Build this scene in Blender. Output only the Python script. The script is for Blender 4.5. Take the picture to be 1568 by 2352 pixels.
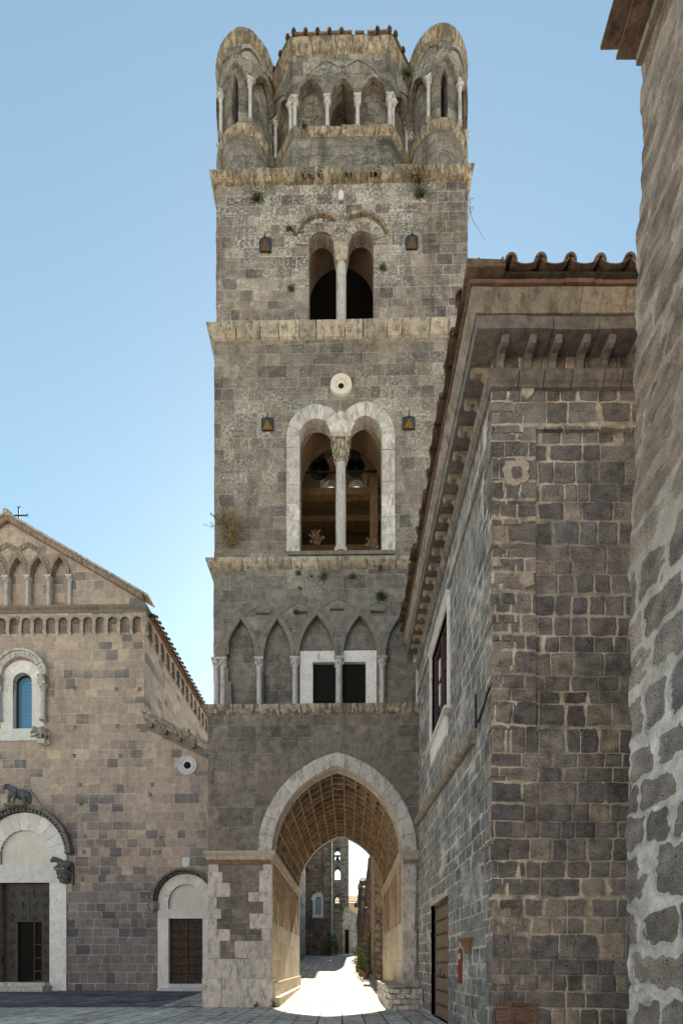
import bpy, bmesh, math, random
from mathutils import Vector, Matrix, Euler
from math import sin, cos, pi, radians, sqrt, acos, tan
random.seed(7)
S = bpy.context.scene
for o in list(bpy.data.objects): bpy.data.objects.remove(o)
COL = S.collection
# ---------------------------------------------------------------- camera / sky / sun / exposure
FPX, UC, HZ, EYE = 1080.0, 784.0, 2212.0, 1.45      # focal length and horizon measured on the photograph
cam = bpy.data.cameras.new('camera'); cam_o = bpy.data.objects.new('camera', cam); COL.objects.link(cam_o)
cam_o.location = (0, 0, EYE); cam_o.rotation_euler = (radians(90), 0, 0)
cam.sensor_fit = 'HORIZONTAL'; cam.sensor_width = 36; cam.lens = 36 * FPX / 1568
cam.shift_y = (HZ - 1176) / 1568; cam.clip_start = .05; cam.clip_end = 3000
S.camera = cam_o
S.render.resolution_x, S.render.resolution_y = 682, 1024
SUN_EL, SUN_AZ = radians(34.5), radians(1.8)       # azimuth: to the right of straight ahead (+Y)
W = bpy.data.worlds.new("World"); S.world = W; W.use_nodes = True
wn = W.node_tree; sky = wn.nodes.new('ShaderNodeTexSky'); sky.sky_type = 'NISHITA'; sky.sun_disc = False
sky.sun_elevation = SUN_EL; sky.sun_rotation = SUN_AZ
sky.altitude = 300; sky.air_density = 1.0; sky.dust_density = 0.18; sky.ozone_density = 1.0
bg = wn.nodes['Background']; wn.links.new(sky.outputs[0], bg.inputs[0]); bg.inputs[1].default_value = 0.085
sl = bpy.data.lights.new('sun', 'SUN'); sl.energy = 5.0; sl.angle = radians(.5); sl.color = (1, .95, .87)
so = bpy.data.objects.new('sun', sl); COL.objects.link(so); so.location = (4, 60, 50)
sd = Vector((-sin(SUN_AZ) * cos(SUN_EL), -cos(SUN_AZ) * cos(SUN_EL), -sin(SUN_EL)))
so.rotation_euler = sd.to_track_quat('-Z', 'Y').to_euler()
S.view_settings.view_transform = 'Standard'; S.view_settings.look = 'None'
S.view_settings.gamma = 1; S.view_settings.use_curve_mapping = False
S.view_settings.exposure = 1.70
S.view_settings.use_white_balance = True; S.view_settings.white_balance_temperature = 7900; S.view_settings.white_balance_tint = -8   # camera set for open shade
S.render.engine = 'CYCLES'
S.cycles.max_bounces = 8; S.cycles.diffuse_bounces = 6

# ---------------------------------------------------------------- node helper
class G:
    def __init__(s, name):
        s.m = bpy.data.materials.new(name); s.m.use_nodes = True; s.t = s.m.node_tree
        s.b = s.t.nodes['Principled BSDF']; s.b.inputs['Roughness'].default_value = .9
        s.b.inputs['Specular IOR Level'].default_value = .25
    def n(s, typ, **kw):
        x = s.t.nodes.new(typ)
        for k, v in kw.items(): setattr(x, k, v)
        return x
    def put(s, sock, v):
        if v is None: return
        if isinstance(v, bpy.types.NodeSocket): s.t.links.new(v, sock)
        else:
            if isinstance(v, tuple) and len(v) == 3 and sock.type == 'RGBA': v = (*v, 1)
            sock.default_value = v
    def math(s, op, a, b=None, c=None, clamp=False):
        x = s.n('ShaderNodeMath', operation=op, use_clamp=clamp)
        for i, v in enumerate((a, b, c)): s.put(x.inputs[i], v)
        return x.outputs[0]
    def mix(s, f, a, b, mode='MIX'):
        x = s.n('ShaderNodeMix', data_type='RGBA', blend_type=mode)
        s.put(x.inputs[0], f); s.put(x.inputs[6], a); s.put(x.inputs[7], b); return x.outputs[2]
    def sep(s, v):
        x = s.n('ShaderNodeSeparateXYZ'); s.put(x.inputs[0], v); return x.outputs
    def comb(s, a, b, c=0.0):
        x = s.n('ShaderNodeCombineXYZ')
        for i, v in enumerate((a, b, c)): s.put(x.inputs[i], v)
        return x.outputs[0]
    def vm(s, op, a, b):
        x = s.n('ShaderNodeVectorMath', operation=op); s.put(x.inputs[0], a); s.put(x.inputs[1], b); return x.outputs[0]
    def noise(s, v, sc, det=3, rough=.55, dim='3D', w=None):
        x = s.n('ShaderNodeTexNoise', noise_dimensions=dim)
        if dim == '1D': s.put(x.inputs['W'], w)
        else: s.put(x.inputs['Vector'], v)
        x.inputs['Scale'].default_value = sc; x.inputs['Detail'].default_value = det; x.inputs['Roughness'].default_value = rough
        return x.outputs[0]
    def white(s, v=None, w=None, dim='2D'):
        x = s.n('ShaderNodeTexWhiteNoise', noise_dimensions=dim)
        if v is not None: s.put(x.inputs['Vector'], v)
        if w is not None: s.put(x.inputs['W'], w)
        return x.outputs
    def vor(s, v, sc, feat='F1', rnd=1.0):
        x = s.n('ShaderNodeTexVoronoi', feature=feat); s.put(x.inputs['Vector'], v)
        x.inputs['Scale'].default_value = sc; x.inputs['Randomness'].default_value = rnd; return x.outputs
    def ss(s, v, a, b, lo=0.0, hi=1.0):
        x = s.n('ShaderNodeMapRange', interpolation_type='SMOOTHSTEP'); s.put(x.inputs[0], v)
        for i, q in enumerate((a, b, lo, hi)): s.put(x.inputs[i + 1], q)
        return x.outputs[0]
    def ramp(s, f, stops, interp='LINEAR'):
        x = s.n('ShaderNodeValToRGB'); x.color_ramp.interpolation = interp; e = x.color_ramp.elements
        while len(e) < len(stops): e.new(1)
        for q, (p, c) in zip(e, stops): q.position = p; q.color = (*c, 1)
        s.put(x.inputs[0], f); return x.outputs[0]
    def uv(s): return s.n('ShaderNodeUVMap').outputs[0]
    def obj(s): return s.n('ShaderNodeTexCoord').outputs['Object']
    def pos(s): return s.n('ShaderNodeNewGeometry').outputs['Position']
    def bump(s, h, strength=.6, dist=.02):
        x = s.n('ShaderNodeBump'); x.inputs['Strength'].default_value = strength; x.inputs['Distance'].default_value = dist
        s.put(x.inputs['Height'], h); s.t.links.new(x.outputs[0], s.b.inputs['Normal'])
    def out(s, col, rough=None):
        s.put(s.b.inputs['Base Color'], col); s.put(s.b.inputs['Roughness'], rough); return s.m

def ashlar(g, u, v, Wd, H, mort, rad, wob, wob_sc=5.0, seed=0.0, soft=.35, vary=.5, hv=.3, mwv=1.6, mwsc=1.9):
    """irregular coursed masonry: returns stone mask, three per-stone randoms, edge distance"""
    uvv = g.comb(u, v, seed)
    n1 = g.n('ShaderNodeTexNoise'); g.put(n1.inputs['Vector'], uvv); n1.inputs['Scale'].default_value = wob_sc; n1.inputs['Detail'].default_value = 3
    c = g.sep(n1.outputs[1])
    u1 = g.math('MULTIPLY_ADD', g.math('SUBTRACT', c[0], .5), wob * 2, u)
    v1 = g.math('MULTIPLY_ADD', g.math('SUBTRACT', c[1], .5), wob * 2, v)
    low = g.noise(uvv, .55, 1)
    v1 = g.math('MULTIPLY_ADD', g.math('SUBTRACT', low, .5), wob * 2.5, v1)
    v2 = g.math('DIVIDE', v1, H)
    nv = g.noise(None, 1.0 / H * .45, 0, dim='1D', w=g.math('ADD', v, seed * 3.1 + 5))
    v2 = g.math('MULTIPLY_ADD', g.math('SUBTRACT', nv, .5), hv * 2, v2)
    r = g.math('FLOOR', v2); fv = g.math('FRACT', v2)
    rr = g.white(w=g.math('ADD', r, seed), dim='1D')[0]
    Wr = g.math('MULTIPLY_ADD', rr, Wd * vary, Wd * (1 - vary * .5))
    ub = g.math('DIVIDE', g.math('MULTIPLY_ADD', rr, 17.3, u1), Wr)
    nu = g.noise(g.comb(g.math('MULTIPLY', u, .8 / Wd), g.math('MULTIPLY', r, 13.71)), 1.0, 0)
    u2 = g.math('MULTIPLY_ADD', g.math('SUBTRACT', nu, .5), vary * 1.6, ub)
    ix = g.math('FLOOR', u2); fu = g.math('FRACT', u2)
    du = g.math('MULTIPLY', g.math('MINIMUM', fu, g.math('SUBTRACT', 1.0, fu)), Wr)
    dv = g.math('MULTIPLY', g.math('MINIMUM', fv, g.math('SUBTRACT', 1.0, fv)), H)
    a = g.math('MAXIMUM', g.math('SUBTRACT', rad, du), 0.0); b = g.math('MAXIMUM', g.math('SUBTRACT', rad, dv), 0.0)
    d = g.math('SUBTRACT', rad, g.math('SQRT', g.math('ADD', g.math('MULTIPLY', a, a), g.math('MULTIPLY', b, b))))
    me = g.math('MULTIPLY_ADD', g.math('SUBTRACT', g.noise(uvv, mwsc, 3, .6), .5), mort * mwv, mort * .5)
    mask = g.ss(g.math('SUBTRACT', d, me), -mort * soft, mort * soft)
    w = g.white(v=g.comb(ix, g.math('ADD', r, seed)))
    cc = g.sep(w[1])
    return mask, w[0], cc[1], cc[2], d

def masonry(name, pal, mcol, Wd=.5, H=.32, mort=.016, rad=.03, wob=.012, seed=0., pits=.5, lich=0., lcol=(.55, .54, .5),
            lich2=0., l2col=(.35, .25, .08), mottle=.25, bumpd=.012, moss=0., low_dark=None, soft=.35, vary=.5, hv=.3,
            contrast=.35, mort_var=.4, uvrot=False, streak=0., lsc=.45, mwv=1.6, mwsc=1.9, mfade=.35, cluster=.25, fine=.5, warm_up=None, fsc=20, lzone=None):
    gn = GAIN.get(name, 1.2); pal = [(p_, tuple(min(.6, c_ * gn * w_) for c_, w_ in zip(cc_, HUE.get(name, (1.04, .98, 1.03))))) for p_, cc_ in pal]; mcol = tuple(min(.70, c_ * (1 + (gn - 1) * .5) * w_) for c_, w_ in zip(mcol, (1.03, .97, 1.02)))
    g = G(name); uv = g.uv(); q = g.sep(uv); u, v = (q[1], q[0]) if uvrot else (q[0], q[1])
    P = g.comb(u, v, seed)
    mask, r1, r2, r3, d = ashlar(g, u, v, Wd, H, mort, rad, wob, seed=seed, soft=soft, vary=vary, hv=hv, mwv=mwv, mwsc=mwsc)
    cl_ = g.noise(g.comb(g.math('MULTIPLY', u, .30), g.math('MULTIPLY', v, 1.1), seed + 9), 1.0, 2)
    r1 = g.math('ADD', r1, g.math('MULTIPLY', g.math('SUBTRACT', cl_, .5), cluster * 2), clamp=True)
    st = g.ramp(r1, pal)
    n_big = g.noise(P, .5, 3); n_mid = g.noise(P, 4, 4, .6); n_fine = g.noise(P, fsc, 5, .85)
    st = g.mix(1.0, st, g.ramp(g.math('MULTIPLY_ADD', g.math('SUBTRACT', n_mid, .5), 1.4, n_big), [(.2, (1 - mottle * 1.3,) * 3), (.8, (1 + mottle,) * 3)]), 'MULTIPLY')
    st = g.mix(1.0, st, g.ramp(n_fine, [(.34, (1 - fine,) * 3), (.66, (1 + fine,) * 3)]), 'MULTIPLY')
    pv = g.vor(P, 24)[0]; psel = g.noise(P, 9, 1)
    pit = g.math('MULTIPLY', g.ss(pv, .26, .14), g.ss(psel, .44, .58))
    st = g.mix(g.math('MULTIPLY', pit, pits), st, (.012, .011, .010))
    if low_dark:                                   # tints the courses below a height, edge ragged per stone
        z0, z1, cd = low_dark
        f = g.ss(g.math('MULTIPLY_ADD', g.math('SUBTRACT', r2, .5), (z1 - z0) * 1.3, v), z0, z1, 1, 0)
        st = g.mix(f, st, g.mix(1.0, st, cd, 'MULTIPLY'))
    mo = g.mix(1.0, mcol, g.ramp(n_mid, [(.3, (1 - mort_var,) * 3), (.7, (1 + mort_var * .5,) * 3)]), 'MULTIPLY')
    mo = g.mix(1.0, mo, g.ramp(n_fine, [(.34, (.75,) * 3), (.66, (1.25,) * 3)]), 'MULTIPLY')
    fd = g.math('MULTIPLY', g.ss(g.noise(P, .9, 3, .6), .42, .62), mfade)
    mo = g.mix(fd, mo, st)
    col = g.mix(mask, mo, st)
    if warm_up:
        wa, wb, wc = warm_up; wf = g.ss(g.math('MULTIPLY_ADD', g.math('SUBTRACT', n_mid, .5), 5.0, g.math('MULTIPLY_ADD', g.math('SUBTRACT', n_big, .5), 4.0, v)), wa, wb)
        col = g.mix(g.math('MULTIPLY', wf, .68), col, g.mix(1.0, g.mix(1.0, wc, g.ramp(n_mid, [(.35, (.5,) * 3), (.65, (1.5,) * 3)]), 'MULTIPLY'), g.ramp(n_fine, [(.35, (.45,) * 3), (.65, (1.5,) * 3)]), 'MULTIPLY'))
    if streak:
        sn = g.noise(g.comb(g.math('MULTIPLY', u, 2.2), g.math('MULTIPLY', v, .22), seed + 3), 1, 4, .6)
        col = g.mix(g.math('MULTIPLY', g.ss(sn, .52, .70), streak), col, (.03, .028, .026))
    if lich:
        a = g.noise(P, lsc, 4, .65); b = g.noise(P, 11, 8, .82)
        if lzone:
            cu, cv, ru, rv = lzone; du_ = g.math('ABSOLUTE', g.math('DIVIDE', g.math('SUBTRACT', u, cu), ru)); dv_ = g.math('ABSOLUTE', g.math('DIVIDE', g.math('SUBTRACT', v, cv), rv))
            a = g.math('MULTIPLY_ADD', g.ss(g.math('MAXIMUM', du_, dv_), .45, 1.25, 1, 0), .34, g.math('SUBTRACT', a, .10))
        f = g.math('MULTIPLY', g.ss(g.math('MULTIPLY_ADD', g.math('SUBTRACT', r3, .5), .10, b), .47, .64), g.ss(a, .66 - lich * .25, .84 - lich * .22))
        col = g.mix(g.math('MULTIPLY', f, .75), col, lcol)
        spots = g.math('MULTIPLY', g.ss(g.vor(P, 17)[0], .24, .12), g.ss(g.noise(P, 2.2, 2), .46, .62))
        col = g.mix(g.math('MULTIPLY', spots, min(1, lich * 1.2)), col, lcol)
    if lich2:
        P2 = g.comb(u, v, seed + 31); a = g.noise(P2, .8, 3, .6); b = g.noise(P2, 9, 5, .7)
        f = g.math('MULTIPLY', g.ss(b, .48, .62), g.ss(a, .60 - lich2 * .25, .78 - lich2 * .25))
        col = g.mix(g.math('MULTIPLY', f, .7), col, l2col)
    h = g.math('MULTIPLY', g.ss(d, 0, mort * .5 + .02), .8)
    h = g.math('MULTIPLY_ADD', n_mid, .35, h); h = g.math('MULTIPLY_ADD', n_fine, .25, h)
    h = g.math('MULTIPLY_ADD', r3, .25, h); h = g.math('MULTIPLY_ADD', pit, -.5 * pits, h)
    g.bump(h, .9, bumpd)
    return g.out(col, .93)

def plain(name, col, var=.25, sc=6., bumpd=.004, rough=.85, stain=0., scol=(.05, .045, .04), yel=0., ycol=(.42, .27, .07), vein=0., metal=0., fine=30., joints=None, island=.14):
    col = tuple(c_ * w_ for c_, w_ in zip(col, (1.01, .96, 1.02))); g = G(name); P = g.obj()
    n1 = g.noise(P, sc, 5, .65); n2 = g.noise(P, fine, 3, .7); nb = g.noise(P, .7, 2)
    c = g.mix(1.0, col, g.ramp(n1, [(.3, (1 - var,) * 3), (.72, (1 + var * .6,) * 3)]), 'MULTIPLY')
    c = g.mix(1.0, c, g.ramp(n2, [(.3, (1 - var * .6,) * 3), (.7, (1 + var * .4,) * 3)]), 'MULTIPLY')
    isl = g.n('ShaderNodeNewGeometry').outputs['Random Per Island']
    c = g.mix(1.0, c, g.ramp(isl, [(0, (1 - island,) * 3), (1, (1 + island * .6,) * 3)]), 'MULTIPLY')
    if vein:
        wv = g.n('ShaderNodeTexWave', wave_type='BANDS', bands_direction='DIAGONAL'); g.put(wv.inputs['Vector'], P)
        wv.inputs['Scale'].default_value = 2.2; wv.inputs['Distortion'].default_value = 14; wv.inputs['Detail'].default_value = 4; wv.inputs['Detail Scale'].default_value = 1.4
        c = g.mix(g.math('MULTIPLY', g.ss(wv.outputs[1], .78, 1.0), vein), c, (.2, .22, .25))
    if yel:
        P2 = g.vm('ADD', P, (7., 3., 11.)); f = g.math('MULTIPLY', g.ss(g.noise(P2, 5, 5, .7), .48, .62), g.ss(g.noise(P2, 1.1, 2), .58 - yel * .25, .70 - yel * .2))
        c = g.mix(g.math('MULTIPLY', f, .8), c, ycol)
    if stain:
        q = g.sep(P); ps = g.vm('ADD', g.comb(g.math('MULTIPLY', q[0], 4.5), g.math('MULTIPLY', q[1], 4.5), g.math('MULTIPLY', q[2], 1.5)), g.comb(g.math('MULTIPLY', isl, 40.), 0., 0.))
        f = g.math('MULTIPLY', g.ss(g.noise(ps, 1.6, 8, .80), .57 - stain * .18, .66 - stain * .12), .85)
        c = g.mix(f, c, scol)
    g.bump(g.math('MULTIPLY_ADD', n2, .5, n1), .8, bumpd)
    g.b.inputs['Metallic'].default_value = metal
    return g.out(c, rough)

MT = {}
HUE = {'piazza_slabs': (1.06, .98, .95), 'tower_middle_tuff': (1.06, .965, 1.02), 'lantern_tuff': (1.06, .97, 1.0), 'church_facade_tuff': (1.045, .98, 1.07), 'passage_tuff': (1.04, .96, .96), 'house_dark_tuff': (1.02, .995, 1.08), 'house_side_tuff': (1.0, .98, 1.03), 'near_rubble_wall': (1.07, .975, 1.0)}
GAIN = {'tower_lower_tuff': 1.45, 'tower_middle_tuff': 1.22, 'tower_upper_tuff': 1.35, 'lantern_tuff': 1.15, 'church_facade_tuff': 1.55, 'passage_tuff': 1.5, 'house_dark_tuff': 2.2, 'house_side_tuff': 1.35,
        'piazza_slabs': 1.5, 'churchyard_slabs': 1.25, 'far_brown_tuff': 1.3, 'far_grey_tuff': 1.4, 'ruined_house_stone': 1.3, 'near_rubble_wall': 1.5}
k = lambda *a: a
MT['tower_low'] = masonry('tower_lower_tuff', [(0, k(.082, .078, .074)), (.3, k(.108, .10, .092)), (.75, k(.132, .121, .108)), (1, k(.165, .15, .135))], k(.24, .225, .20), Wd=.62, H=.46, mort=.016, rad=.02, wob=.008, seed=1., pits=.75, lich=.50, lcol=(.40, .40, .39), mottle=.30, bumpd=.012, fine=.42, mfade=.75, mwv=1.8, streak=.2)
MT['tower_mid'] = masonry('tower_middle_tuff', [(0, k(.085, .080, .076)), (.2, k(.125, .115, .104)), (.75, k(.155, .142, .124)), (1, k(.195, .178, .155))], k(.27, .255, .23), Wd=.46, H=.385, mort=.018, rad=.02, wob=.008, seed=3., pits=.7, lich=.95, lcol=(.52, .51, .48), lich2=.35, l2col=(.24, .20, .10), mottle=.26, bumpd=.012, streak=.3, fine=.48, mfade=.6, mwv=1.8)
MT['tower_top'] = masonry('tower_upper_tuff', [(0, k(.075, .066, .064)), (.25, k(.115, .10, .095)), (.75, k(.15, .132, .122)), (1, k(.20, .178, .16))], k(.32, .30, .27), Wd=.44, H=.345, mort=.020, rad=.022, wob=.010, seed=5., pits=.8, lich=1.15, lcol=(.62, .61, .59), lich2=.5, l2col=(.25, .20, .10), mottle=.35, bumpd=.016, streak=.45, lsc=.45, fine=.5, mfade=.4, lzone=(-.5, 26.0, 3.0, 2.4))
MT['lantern'] = masonry('lantern_tuff', [(0, k(.08, .076, .072)), (.5, k(.125, .117, .108)), (1, k(.18, .168, .152))], k(.15, .14, .125), Wd=.42, H=.36, mort=.014, rad=.02, wob=.014, seed=7., pits=.8, lich=1.1, lcol=(.42, .415, .40), lich2=.75, l2col=(.22, .17, .09), mottle=.45, bumpd=.025, streak=.6, lsc=.7, fine=.5)
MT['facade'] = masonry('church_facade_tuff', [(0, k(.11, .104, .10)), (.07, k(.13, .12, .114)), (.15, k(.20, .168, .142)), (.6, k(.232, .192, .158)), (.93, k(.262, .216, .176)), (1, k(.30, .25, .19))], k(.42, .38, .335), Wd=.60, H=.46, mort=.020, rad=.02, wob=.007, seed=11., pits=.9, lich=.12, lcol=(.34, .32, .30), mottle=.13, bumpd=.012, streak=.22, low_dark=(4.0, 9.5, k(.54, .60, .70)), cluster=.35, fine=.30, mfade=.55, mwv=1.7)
MT['tunnel'] = masonry('passage_tuff', [(0, k(.16, .125, .09)), (.5, k(.21, .165, .12)), (1, k(.27, .21, .15))], k(.25, .20, .15), Wd=.7, H=.55, mort=.008, rad=.012, wob=.005, seed=13., pits=.4, lich=.15, mottle=.3, streak=.4)
MT['tunnel_marble'] = masonry('passage_pale_stone', [(0, k(.38, .33, .27)), (1, k(.50, .45, .38))], k(.15, .13, .11), Wd=.95, H=.72, mort=.008, rad=.012, wob=.004, seed=14., pits=.2, mottle=.2, streak=.2, bumpd=.006)
MT['house'] = masonry('house_dark_tuff', [(0, k(.062, .058, .058)), (.5, k(.090, .083, .080)), (.85, k(.118, .106, .098)), (1, k(.16, .135, .112))], k(.44, .385, .32), Wd=.42, H=.315, mort=.042, rad=.05, wob=.032, seed=17., pits=1., lich=.75, lcol=(.40, .35, .28), lich2=.35, l2col=(.27, .20, .13), mottle=.40, bumpd=.03, soft=.14, vary=.8, hv=.48, mort_var=.55, mwv=2.6, mwsc=1.2, mfade=.8, fine=.58, fsc=38, lsc=.6)
MT['house_side'] = masonry('house_side_tuff', [(0, k(.115, .113, .112)), (.5, k(.148, .144, .14)), (1, k(.185, .178, .17))], k(.50, .475, .44), Wd=.40, H=.29, mort=.045, rad=.035, wob=.034, seed=19., pits=.8, lich=.5, lcol=(.46, .44, .41), mottle=.34, bumpd=.03, soft=.18, vary=.8, hv=.45, mwv=2.6, mwsc=1.2, mfade=.6, fine=.42)
MT['far_stone'] = masonry('far_brown_tuff', [(0, k(.06, .052, .048)), (.5, k(.105, .085, .072)), (1, k(.16, .125, .10))], k(.20, .17, .145), Wd=.55, H=.38, mort=.02, rad=.03, wob=.01, seed=23., pits=.3, lich=.2, mottle=.35, bumpd=.01)
MT['far_grey'] = masonry('far_grey_tuff', [(0, k(.07, .068, .07)), (.5, k(.11, .105, .10)), (1, k(.16, .15, .14))], k(.25, .235, .215), Wd=.5, H=.3, mort=.025, rad=.03, wob=.015, seed=25., pits=.3, lich=.2, mottle=.35, bumpd=.01)
MT['ruin'] = masonry('ruined_house_stone', [(0, k(.13, .10, .075)), (.5, k(.20, .155, .115)), (1, k(.29, .23, .17))], k(.27, .22, .165), Wd=.42, H=.26, mort=.04, rad=.05, wob=.04, seed=27., pits=.5, lich=.2, mottle=.5, bumpd=.04, vary=.8, hv=.45, streak=.6)
MT['slabs'] = masonry('piazza_slabs', [(0, k(.30, .285, .268)), (.5, k(.38, .358, .333)), (1, k(.46, .43, .395))], k(.06, .057, .054), Wd=1.15, H=.56, mort=.034, rad=.03, wob=.010, seed=31., pits=.6, mottle=.34, bumpd=.010, uvrot=True, vary=.35, hv=.1, mort_var=.2, mfade=.1, fine=.25)
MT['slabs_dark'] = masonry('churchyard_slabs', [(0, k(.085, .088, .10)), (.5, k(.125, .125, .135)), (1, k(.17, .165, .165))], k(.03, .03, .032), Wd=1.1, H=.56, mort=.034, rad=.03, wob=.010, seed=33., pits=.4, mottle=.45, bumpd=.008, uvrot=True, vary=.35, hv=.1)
MT['street'] = masonry('street_cobbles', [(0, k(.40, .39, .37)), (.5, k(.47, .455, .43)), (1, k(.54, .52, .49))], k(.12, .115, .11), Wd=.28, H=.17, mort=.014, rad=.03, wob=.01, seed=35., pits=.2, mottle=.2, bumpd=.012, uvrot=True)
MT['marble'] = plain('white_marble', k(.72, .715, .70), var=.14, sc=3, bumpd=.003, rough=.6, vein=.16, stain=.05, scol=(.22, .21, .20))
MT['marble_cool'] = plain('cool_marble', k(.58, .60, .62), var=.16, sc=2.5, bumpd=.003, rough=.6, vein=.16, stain=.12, scol=(.2, .2, .2))
MT['plaster'] = plain('pale_plaster', k(.66, .635, .58), var=.12, sc=2.2, bumpd=.003, rough=.9, stain=.02, scol=(.35, .33, .28))
MT['marble_old'] = plain('weathered_marble', k(.58, .56, .53), var=.25, sc=5, bumpd=.010, rough=.85, stain=.45, scol=(.24, .23, .225), island=.2)
MT['ring'] = plain('grey_voussoir_stone', k(.53, .515, .50), var=.22, sc=3, bumpd=.010, stain=.45, scol=(.22, .215, .21), island=.12)
MT['cornice'] = plain('lichened_cornice_stone', k(.435, .40, .345), var=.4, sc=5, bumpd=.014, yel=.3, ycol=(.38, .27, .15), stain=.42, scol=(.10, .09, .08), island=.25)
MT['cornice_top'] = plain('mossy_cornice_stone', k(.38, .33, .25), var=.4, sc=5, bumpd=.03, yel=.5, ycol=(.30, .20, .09), stain=.80, scol=(.085, .078, .07), island=.3)
MT['cornice_dark'] = plain('stained_string_stone', k(.38, .35, .30), var=.3, sc=5, bumpd=.014, yel=.2, ycol=(.24, .20, .11), stain=.75, island=.25, scol=(.075, .068, .06))
MT['colon'] = plain('colonnette_marble', k(.48, .475, .46), var=.25, sc=12, bumpd=.004, stain=.28, scol=(.17, .17, .17))
MT['arcstone'] = plain('arch_tuff', k(.20, .182, .16), var=.28, sc=5, bumpd=.008, stain=.2, scol=(.08, .075, .07), fine=40)
MT['arc_fac'] = plain('gable_arch_tuff', k(.29, .235, .19), var=.3, sc=6, bumpd=.01, stain=.45, scol=(.085, .08, .075), fine=40)
MT['vault'] = plain('vault_stone', k(.38, .29, .20), var=.45, sc=3.5, bumpd=.02, island=.32, stain=.15, scol=(.12, .09, .06), fine=22)
MT['impost'] = plain('impost_stone', k(.47, .425, .355), var=.25, sc=4, bumpd=.006, stain=.2, scol=(.2, .17, .13))
MT['hcorn'] = plain('house_cornice_stone', k(.33, .29, .24), var=.4, sc=5, bumpd=.02, stain=.42, scol=(.13, .11, .09), fine=36)
MT['hcorn_grey'] = plain('house_corona_tuff', k(.23, .205, .19), var=.45, sc=6, bumpd=.02, fine=45, island=.2, stain=.3, scol=(.12, .105, .09))
MT['tile'] = plain('old_terracotta_tile', k(.23, .16, .12), var=.5, sc=3.5, bumpd=.008, yel=.35, ycol=(.22, .20, .14), stain=.45, scol=(.07, .055, .045))
MT['tile_red'] = plain('orange_terracotta_tile', k(.42, .20, .10), var=.35, sc=5, bumpd=.006, stain=.1)
MT['brick'] = plain('thin_red_brick', k(.22, .135, .10), var=.4, sc=8, bumpd=.01)
MT['mortar'] = plain('pale_mortar', k(.56, .50, .43), var=.35, sc=9, bumpd=.02)
MT['bronze'] = plain('dark_bronze_door', k(.05, .046, .043), var=.35, sc=3, bumpd=.004, rough=.5, metal=.3)
MT['wood_old'] = plain('weathered_brown_wood', k(.085, .062, .050), var=.5, sc=6, bumpd=.008, rough=.8)
MT['wood'] = plain('brown_plank_wood', k(.20, .14, .10), var=.25, sc=3, bumpd=.003, rough=.7)
MT['beam'] = plain('belfry_timber', k(.20, .13, .075), var=.4, sc=5, bumpd=.008)
MT['iron'] = plain('dark_iron', k(.045, .045, .05), var=.3, sc=12, bumpd=.002, rough=.55, metal=.6)
MT['bellm'] = plain('green_black_bell_bronze', k(.05, .055, .05), var=.3, sc=8, bumpd=.002, rough=.45, metal=.7)
MT['statue'] = plain('dark_weathered_marble', k(.15, .165, .175), var=.6, sc=7, bumpd=.02, yel=.15, ycol=(.16, .15, .1), stain=.3, scol=(.035, .037, .04))
MT['statue_pale'] = plain('pale_carved_stone', k(.36, .35, .33), var=.5, sc=9, bumpd=.02, stain=.4, scol=(.07, .07, .07))
MT['interior'] = plain('dark_interior', k(.006, .005, .004), var=.3)  # near-black colour stands for the shade inside openings
MT['tower_in'] = plain('belfry_interior_plaster', k(.19, .14, .095), var=.35, sc=2, bumpd=.01)
MT['terracotta'] = plain('terracotta_pot', k(.25, .15, .10), var=.3, sc=8, bumpd=.004)
MT['redpaint'] = plain('faded_red_paint', k(.30, .075, .06), var=.35, sc=10, bumpd=.004)
MT['winwood'] = plain('dark_red_window_wood', k(.085, .045, .045), var=.3, sc=6)
MT['paper'] = plain('white_paper', k(.65, .65, .63), var=.05)
MT['yellow_wall'] = plain('cream_render', k(.62, .50, .28), var=.1, sc=1.5)
MT['grey_render'] = plain('pale_grey_render', k(.38, .38, .38), var=.3, sc=1.5, stain=.3, scol=(.16, .155, .15))
MT['leaf'] = plain('green_leaf', k(.075, .12, .035), var=.5, sc=14, rough=.6)
MT['leaf_bright'] = plain('fresh_leaf', k(.10, .19, .035), var=.45, sc=10, rough=.6)
MT['dry'] = plain('dry_stems', k(.22, .17, .09), var=.5, sc=14)
MT['olive'] = plain('grey_green_leaf', k(.10, .105, .055), var=.5, sc=14)
MT['reddry'] = plain('rusty_dry_seedheads', k(.15, .085, .06), var=.5, sc=14)
MT['flower'] = plain('pink_flower', k(.55, .12, .14), var=.4, sc=20)
MT['flower_y'] = plain('pale_flower', k(.6, .52, .3), var=.4, sc=20)
MT['joint'] = plain('dark_joint', k(.035, .03, .027), var=.2)
def glass(name, col, rough=.08):
    g = G(name); g.b.inputs['Base Color'].default_value = (*col, 1); g.b.inputs['Roughness'].default_value = rough
    g.b.inputs['Specular IOR Level'].default_value = .8; return g.m
MT['glass'] = glass('dark_glass', (.02, .025, .03))
def _bg():
    g = G('blue_leaded_glass'); q = g.sep(g.uv())
    a = g.math('ABSOLUTE', g.math('SUBTRACT', g.math('FRACT', g.math('MULTIPLY', q[0], 7.5)), .5)); b = g.math('ABSOLUTE', g.math('SUBTRACT', g.math('FRACT', g.math('MULTIPLY', q[1], 5.5)), .5))
    f = g.ss(g.math('MAXIMUM', a, b), .46, .485)
    g.b.inputs['Specular IOR Level'].default_value = .9
    return g.out(g.mix(f, (.075, .20, .36), (.03, .045, .06)), .12)
MT['blue_glass'] = _bg()
def _amber():
    return plain('amber_lamp_glass', (.20, .115, .03), var=.3, sc=15, rough=.3)
MT['amber'] = _amber()
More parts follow.
